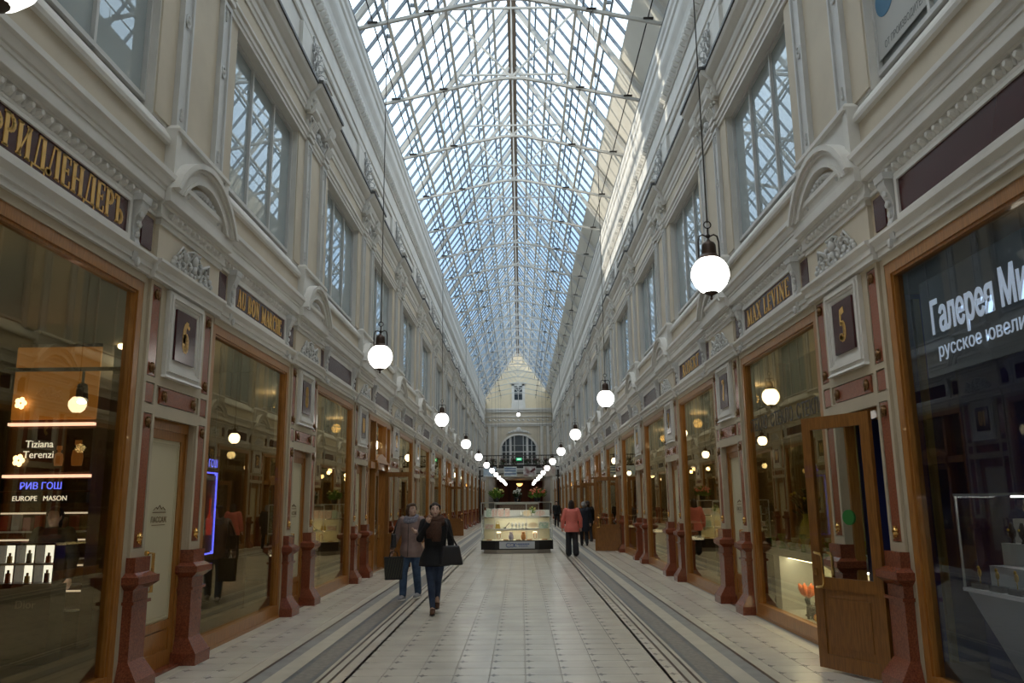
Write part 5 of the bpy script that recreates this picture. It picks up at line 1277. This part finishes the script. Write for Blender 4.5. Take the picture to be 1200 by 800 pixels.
def hand(m, w, d, side, curl=.5):
    # palm from the wrist along d, four fingers and a thumb
    w, d = Vector(w), Vector(d).normalized(); up = Vector((0,1,0)) if abs(d.y) < .8 else Vector((0,0,1))
    s = d.cross(up).normalized(); n = s.cross(d).normalized()
    m.tube([w, w+d*.045, w+d*.085], [.024,.034,.032], 8); m.ball(w+d*.06,(.036,.022,.04),8)
    for i, L in enumerate((.062,.074,.070,.055)):
        b = w+d*.08+s*(i-1.5)*.018
        m.tube([b, b+d*L*.5+n*.008*curl, b+d*L*.85+n*L*.55*curl, b+d*L*.95+n*L*.9*curl], [.0095,.009,.0085,.007], 6)
    b = w+d*.03+s*side*-.026
    m.tube([b, b+d*.025-s*side*.02+n*.008, b+d*.055-s*side*.022+n*.02], [.012,.011,.008], 6)
SKIN = mat('skin', (.62,.41,.32), .5, noise=.08, scale=8)
HAIRD = mat('dark_brown_hair', (.030,.017,.012), .75, noise=.4, scale=30); HAIRB = mat('short_brown_hair', (.085,.045,.025), .5, noise=.4, scale=30); HAIRG = mat('grey_hair', (.30,.30,.31), .5, noise=.3, scale=30)
EYE = mat('eye_white',(.7,.68,.65),.3); IRIS = mat('dark_iris',(.03,.018,.01),.2); LIP = mat('lips',(.36,.13,.12),.45)
def person(label, loc, rz, sp):
    h = sp.get('h',1.7)/1.7; vx = sp.get('vox',.009)
    e = put('person', None, loc=loc, rz=rz, cat='person', label=label); e.scale = (h,h,h)
    lean = sp.get('lean',0.0); tw = sp.get('head',(0,0))          # head turn (deg), tilt (deg)
    fl, fr_ = sp['feet']; kl, kr = sp['knees']; hip = (0,0,.90)
    hips = [(-.085,0,.88),(.085,0,.88)]
    sh = [(-.175,lean,1.385),(.175,lean,1.385)]
    el, wr = sp['elbows'], sp['wrists']; hd = sp['hands']
    # body: one fused surface
    m = MB()
    loft(m, [(0,0,.80,.13,.09),(0,0,.90,.165,.11),(0,lean*.3,1.02,.13,.095),(0,lean*.6,1.15,.14,.10),(0,lean*.9,1.28,.165,.11),(0,lean,1.37,.16,.095),(0,lean,1.42,.09,.07)])
    m.tube([(0,lean-.005,1.38),(0,lean+.01,1.50)],[.058,.052],10)
    for i in (0,1):
        k, f = (kl,kr)[i], (fl,fr_)[i]
        limb(m, [hips[i], k, (f[0],f[1],f[2]+.09)], [.085,.054,.04]); m.tube([(f[0],f[1]-.05,f[2]+.05),(f[0],f[1]+.06,f[2]+.045),(f[0],f[1]+.15,f[2]+.03)],[.036,.036,.024],8)
        limb(m, [sh[i], el[i], wr[i]], [.052,.040,.027]); hand(m, wr[i], hd[i], 1 if i else -1, sp.get('curl',.6))
    # head in its own frame, then turned
    hm = MB(); hm.ball((0,0,0),(.072,.090,.112),16); hm.ball((0,.028,-.055),(.054,.062,.062),14); hm.ball((0,.062,-.092),(.026,.024,.022),8)
    hm.tube([(0,.084,.018),(0,.104,-.018),(0,.108,-.030),(0,.092,-.038)],[.009,.012,.014,.012],8)
    for s in (-1,1):
        hm.ball((s*.075,-.008,-.008),(.010,.020,.032),8); hm.ball((s*.040,.062,-.028),(.024,.02,.022),8); hm.ball((s*.033,.078,.030),(.024,.012,.010),8)
    HM = Matrix.Translation((0,lean+.012,1.585)) @ Matrix.Rotation(math.radians(tw[0]),4,'Z') @ Matrix.Rotation(math.radians(tw[1]),4,'X')
    def tohead(b): b.v = [tuple(HM @ Vector(v)) for v in b.v]; return b
    tohead(hm); m.add(hm.v, hm.f)
    put('body', fuse(m, 'body', SKIN, vx, 2, .5), e)
    if sp.get('face', True):
        for s in (-1,1):
            put('eye', tohead(MB().ball((s*.031,.080,.010),(.013,.010,.0085),8)).mesh('eye',EYE,True), e); put('iris', tohead(MB().ball((s*.031,.0885,.010),(.006,.003,.006),8)).mesh('iris',IRIS,True), e)
            put('eyebrow', tohead(MB().tube([(s*.015,.092,.028),(s*.033,.090,.035),(s*.050,.076,.028)],[.004,.005,.003],5)).mesh('eyebrow',sp['hairm'],True), e)
        put('mouth', tohead(MB().tube([(-.022,.088,-.060),(-.008,.095,-.057),(0,.096,-.058),(.008,.095,-.057),(.022,.088,-.060)],[.003,.006,.0065,.006,.003],6)).mesh('mouth',LIP,True), e)
    hb = MB(); st = sp['hair']
    hb.ball((0,-.018,.028),(.084,.098,.098),14)
    if st == 'back':
        hb.ball((0,-.04,.0),(.088,.085,.105),12); hb.ball((0,-.11,-.03),(.045,.05,.055),10); hb.ball((0,-.05,-.09),(.07,.06,.09),10)
        for s in (-1,1): hb.ball((s*.066,.03,.04),(.026,.05,.05),8)
    if st == 'short':
        for i in range(9): a = 2*PI*i/9; hb.ball((.06*math.cos(a),-.02+.06*math.sin(a),.075),(.034,.036,.03),8)
        hb.ball((0,-.05,-.02),(.092,.08,.105),12); hb.ball((0,.055,.085),(.062,.04,.036),8)
        for s in (-1,1): hb.ball((s*.074,.012,.02),(.026,.05,.06),8)
    if st == 'bob': hb.ball((0,-.03,-.03),(.098,.09,.13),14); hb.ball((0,-.04,-.09),(.10,.075,.085),12)
    # keep the face clear: cut hair back from the front
    cut = []
    tohead(hb); hmesh = fuse(hb, 'hair', sp['hairm'], .009, 3)
    inv = HM.inverted()
    for v in hmesh.vertices:
        q = inv @ v.co
        if q.y > .035 and q.z < .062 and abs(q.x) < .09: q.y = .035-(.062-q.z)*.25; v.co = HM @ q
    put('hair', hmesh, e)
    # trousers
    m = MB(); tr = sp.get('tr',(.098,.066,.052)); loft(m, [(0,0,.80,.16,.115),(0,0,.92,.175,.125),(0,0,1.0,.15,.11)])
    for i in (0,1):
        k, f = (kl,kr)[i], (fl,fr_)[i]; limb(m, [hips[i], ((hips[i][0]+k[0])/2,(hips[i][1]+k[1])/2+.008,(hips[i][2]+k[2])/2), k, (f[0],f[1]-.005,f[2]+.10)], [tr[0],(tr[0]+tr[1])/2+.004,tr[1],tr[2]])
    put('trousers', fuse(m, 'trousers', sp['trm'], .012, 3), e)
    for i in (0,1):
        f = (fl,fr_)[i]; a = MB(); a.tube([(f[0],f[1]-.075,f[2]+.045),(f[0],f[1]-.02,f[2]+.055),(f[0],f[1]+.08,f[2]+.045),(f[0],f[1]+.165,f[2]+.032),(f[0],f[1]+.19,f[2]+.03)],[.036,.046,.044,.036,.016],10)
        a.tube([(f[0],f[1]-.02,f[2]+.05),(f[0],f[1]-.02,f[2]+.11)],[.046,.044],10)
        s = put('shoe', fuse(a,'shoe',sp['shm'],.010,2), e)
        so_ = MB(); loft(so_, [(f[0],f[1]+.055,f[2],.046,.14),(f[0],f[1]+.055,f[2]+.022,.046,.14)], 14); put('sole', so_.mesh('sole', sp.get('solem',DARK)), s)
    # coat or jacket
    if 'coat' in sp:
        c = sp['coat']; m = MB(); hem, flare, fat = c['hem'], c['flare'], c.get('fat',0)
        loft(m, [(0,0,hem,.17+flare,.125+flare),(0,0,(hem+.98)/2,.185+flare*.55+fat,.14+flare*.5+fat),(0,lean*.3,1.0,.165+fat,.125+fat),(0,lean*.6,1.14,.168+fat,.13+fat),(0,lean*.9,1.28,.19+fat,.135+fat),(0,lean,1.37,.185+fat,.12+fat),(0,lean,1.425,.12,.09),(0,lean+.005,1.46,.075,.068)], 20)
        sr = c.get('sleeve',(.072,.058,.046))
        for i in (0,1):
            w = Vector(wr[i]); eV = Vector(el[i]); wv = w+(eV-w).normalized()*.015
            limb(m, [sh[i], tuple((Vector(sh[i])+eV)/2), el[i], tuple(wv)], [sr[0]+fat*.6,sr[0]*.93+fat*.5,sr[1]+fat*.4,sr[2]])
        cm = fuse(m, 'coat', c['mat'], .011, c.get('smooth',3)); co = put('coat', cm, e)
        if c.get('quilt'):
            for z in (.86,.96,1.06,1.16,1.26): pass
        if c.get('zip'): put('zip', MB().tube([(0,.145+fat+flare*.6,hem+.02),(0,.147+fat,1.0),(0,lean+.147+fat,1.2),(0,lean+.125+fat,1.36)],.006,5).mesh('zip', IRON), co)
    if 'scarf' in sp:
        m = MB(); n = 14; R = sp.get('scarf_r',.052)
        for j,(zz,rr,r2) in enumerate(((1.445,.098,R),(1.395,.118,R*1.05))):
            m.tube([(rr*math.cos(2*PI*i/n),lean+.012+rr*.85*math.sin(2*PI*i/n),zz-.03*math.sin(2*PI*i/n)) for i in range(n+1)], r2, 8)
        if sp.get('scarf_drop'):
            d = sp['scarf_drop']; m.tube([(-.03,lean+.13,1.38),(-.035,lean+.17,1.25),(-.03,lean+.175,d)],[.075,.085,.075],10); m.tube([(.05,lean+.13,1.38),(.06,lean+.165,1.25),(.06,lean+.17,d+.05)],[.07,.08,.07],10)
        put('scarf', fuse(m,'scarf',sp['scarf'],.012,3), e)
    return e
JEAN = mat('dark_blue_denim',(.020,.035,.075),.8,col2=(.035,.055,.11),scale=14); JEAN2 = mat('mid_blue_denim',(.045,.085,.16),.8,col2=(.025,.05,.10),scale=12)
BLACKW = mat('black_wool',(.010,.010,.012),.9); MAUVE = mat('mauve_brown_quilt',(.27,.185,.17),.6,noise=.25,scale=9); BRSC = mat('brown_knitted_scarf',(.075,.032,.018),.95,noise=.5,scale=60,bump=.6)
GRSC = mat('grey_checked_scarf',(.26,.25,.29),.9,col2=(.10,.10,.14),scale=45); CORAL = mat('coral_coat',(.74,.19,.15),.8,noise=.1,scale=6); DKTR = mat('charcoal_trousers',(.022,.022,.028),.85)
BSHOE = mat('brown_suede_shoe',(.10,.045,.025),.8); GSHOE = mat('grey_trainer',(.32,.32,.34),.6); NAVYW = mat('navy_wool',(.015,.018,.03),.9)
# woman in front: black flared coat, big brown scarf, hand at her mouth, walking towards the camera
wa = person('woman in a black flared coat and brown scarf walking with a hand at her mouth', (-1.27,13.35,0), PI+.06, dict(h=1.71, vox=.0075,
    feet=((-.035,-.16,.06),(.02,.14,0)), knees=((-.055,.02,.50),(.055,.10,.49)), elbows=((-.25,-.02,1.12),(.235,.07,1.14)), wrists=((-.265,.02,.90),(.10,.20,1.38)),
    hands=((-.02,.10,-1),(-.25,.15,.9)), head=(4,2), hair='back', hairm=HAIRD, trm=JEAN, tr=(.092,.062,.046), shm=BSHOE, curl=.8,
    coat=dict(hem=.72,flare=.085,mat=BLACKW), scarf=BRSC, scarf_r=.058, scarf_drop=1.10))
m = MB(); m.frus((-.07,.07,-.19,.19),(-.045,.045,-.13,.13),0,.30)
hbag = put('shoulder_bag', None, loc=(-1.00,13.24,.74), rz=PI/2+.25, cat='bag', label='large black soft shoulder bag at the hip of the woman in the black coat')
put('body', fuse(m,'bag',mat('black_leather',(.014,.013,.016),.45),.012,14), hbag)
put('strap', MB().tube([(0,-.10,.28),(-.01,.0,.46),(-.02,.07,.62),(-.07,.10,.69),(-.13,.08,.62),(-.11,.10,.45),(-.02,.10,.28)],.012,6).mesh('strap',MATS['black_leather'],True), hbag)
# woman beside her: mauve-brown jacket, checked scarf, jeans, carrying a striped bag
wb = person('woman in a mauve-brown jacket and checked scarf turning to her companion', (-1.90,15.3,0), PI-.25, dict(h=1.70, vox=.0075,
    feet=((-.10,-.10,.02),(.10,.14,0)), knees=((-.105,.0,.49),(.11,.10,.48)), elbows=((-.27,.06,1.13),(.30,.0,1.12)), wrists=((-.20,.24,1.20),(.34,.10,.90)),
    hands=((.3,.8,.1),(.05,.08,-1)), head=(58,4), hair='short', hairm=HAIRB, trm=JEAN2, tr=(.105,.078,.066), shm=GSHOE, solem=WBOX, curl=1.0,
    coat=dict(hem=.74,flare=.03,fat=.022,mat=MAUVE,zip=True,sleeve=(.078,.066,.052)), scarf=GRSC, scarf_r=.048))
tb = put('shopping_bag', None, loc=(-2.20,15.14,.36), rz=.3, cat='bag', label='black carrier bag with fine diagonal stripes held by the woman in the mauve jacket')
put('body', MB().frus((-.15,.15,-.055,.055),(-.17,.17,-.05,.05),0,.40).mesh('bag', mat('black_carrier_paper',(.016,.016,.016),.5)), tb)
m = MB()
for i in range(7):
    x = -.15+.045*i; m.bar((x,-.0575,.03),(x+.07,-.056,.37),.006,.004)
put('stripe', m.mesh('stripe', mat('olive_stripe',(.10,.10,.05),.6)), tb)
m = MB()
for s in (-1,1): m.tube([(-.08,s*.04,.39),(-.06,s*.03,.47),(0,s*.015,.505),(.06,s*.03,.47),(.08,s*.04,.39)],.006,5)
put('handles', m.mesh('handles', BLACKW), tb)
ub = put('underarm_bag', None, loc=(-2.22,15.22,.92), rz=.2, cat='bag', label='black bag slung under the arm of the woman in the mauve jacket')
m = MB(); m.frus((-.05,.05,-.13,.13),(-.04,.04,-.11,.11),0,.24); put('body', fuse(m,'bag',MATS['black_leather'],.012,4), ub)
put('strap', MB().tube([(0,-.10,.22),(.05,-.05,.42),(.09,.0,.50),(.05,.05,.42),(0,.10,.22)],.011,6).mesh('strap',MATS['black_leather'],True), ub)
# woman in coral walking away
person('woman in a coral coat and charcoal trousers walking away, seen from behind', (1.74,26.6,0), .05, dict(h=1.75, vox=.011, face=False,
    feet=((-.10,.10,0),(.10,-.12,.01)), knees=((-.10,.09,.49),(.10,.0,.49)), elbows=((-.27,-.03,1.12),(.27,.0,1.12)), wrists=((-.29,.06,.88),(.29,.08,.88)),
    hands=((0,.2,-1),(0,.2,-1)), hair='bob', hairm=HAIRD, trm=DKTR, tr=(.11,.092,.10), shm=DARK, coat=dict(hem=.74,flare=.06,fat=.02,mat=CORAL,sleeve=(.078,.064,.056))))
def walker(label, loc, rz, h, coat, hair, hm, trm, hem=.62):
    return person(label, loc, rz, dict(h=h, vox=.013, face=False, feet=((-.09,.10,0),(.09,-.10,.01)), knees=((-.09,.08,.49),(.09,.0,.49)), elbows=((-.26,-.02,1.12),(.26,.0,1.12)), wrists=((-.27,.06,.88),(.27,.08,.88)),
        hands=((0,.2,-1),(0,.2,-1)), hair=hair, hairm=hm, trm=trm, tr=(.10,.075,.065), shm=DARK, coat=dict(hem=hem,flare=.03,fat=.02,mat=coat)))
walker('grey-haired person in a navy coat walking ahead of the coral coat', (2.62,33.0,0), .05, 1.70, NAVYW, 'short', HAIRG, DKTR, .55)
walker('person in black with dark hair beside the grey-haired walker', (3.05,36.2,0), .3, 1.74, BLACKW, 'back', HAIRD, DKTR, .66)
walker('person in dark clothes far off past the kiosk near the jewellery side', (2.62,58.0,0), PI, 1.75, BLACKW, 'short', HAIRD, DKTR, .75)
walker('shop assistant in navy standing behind the glass kiosk', (-.12,30.85,0), PI, 1.72, NAVYW, 'bob', HAIRD, DKTR, .8)
gb = put('handbag', None, loc=(2.33,30.6,.08), rz=.1, cat='bag', label='brown handbag hanging low beside the grey-haired walker')
gb.location = (2.30,32.95,.42)
m = MB(); m.frus((-.15,.15,-.06,.06),(-.11,.11,-.04,.04),0,.26); put('body', fuse(m,'bag',mat('brown_leather',(.075,.022,.018),.5),.014,4), gb)
put('handles', MB().tube([(-.07,0,.25),(-.05,0,.38),(0,0,.44),(.05,0,.38),(.07,0,.25)],.01,6).mesh('handles',MATS['brown_leather']), gb)
walker('shop assistant in black seen inside the perfumery behind the glowing rack', (-5.42,9.80,.03), PI, 1.68, BLACKW, 'back', HAIRD, DKTR, .8)
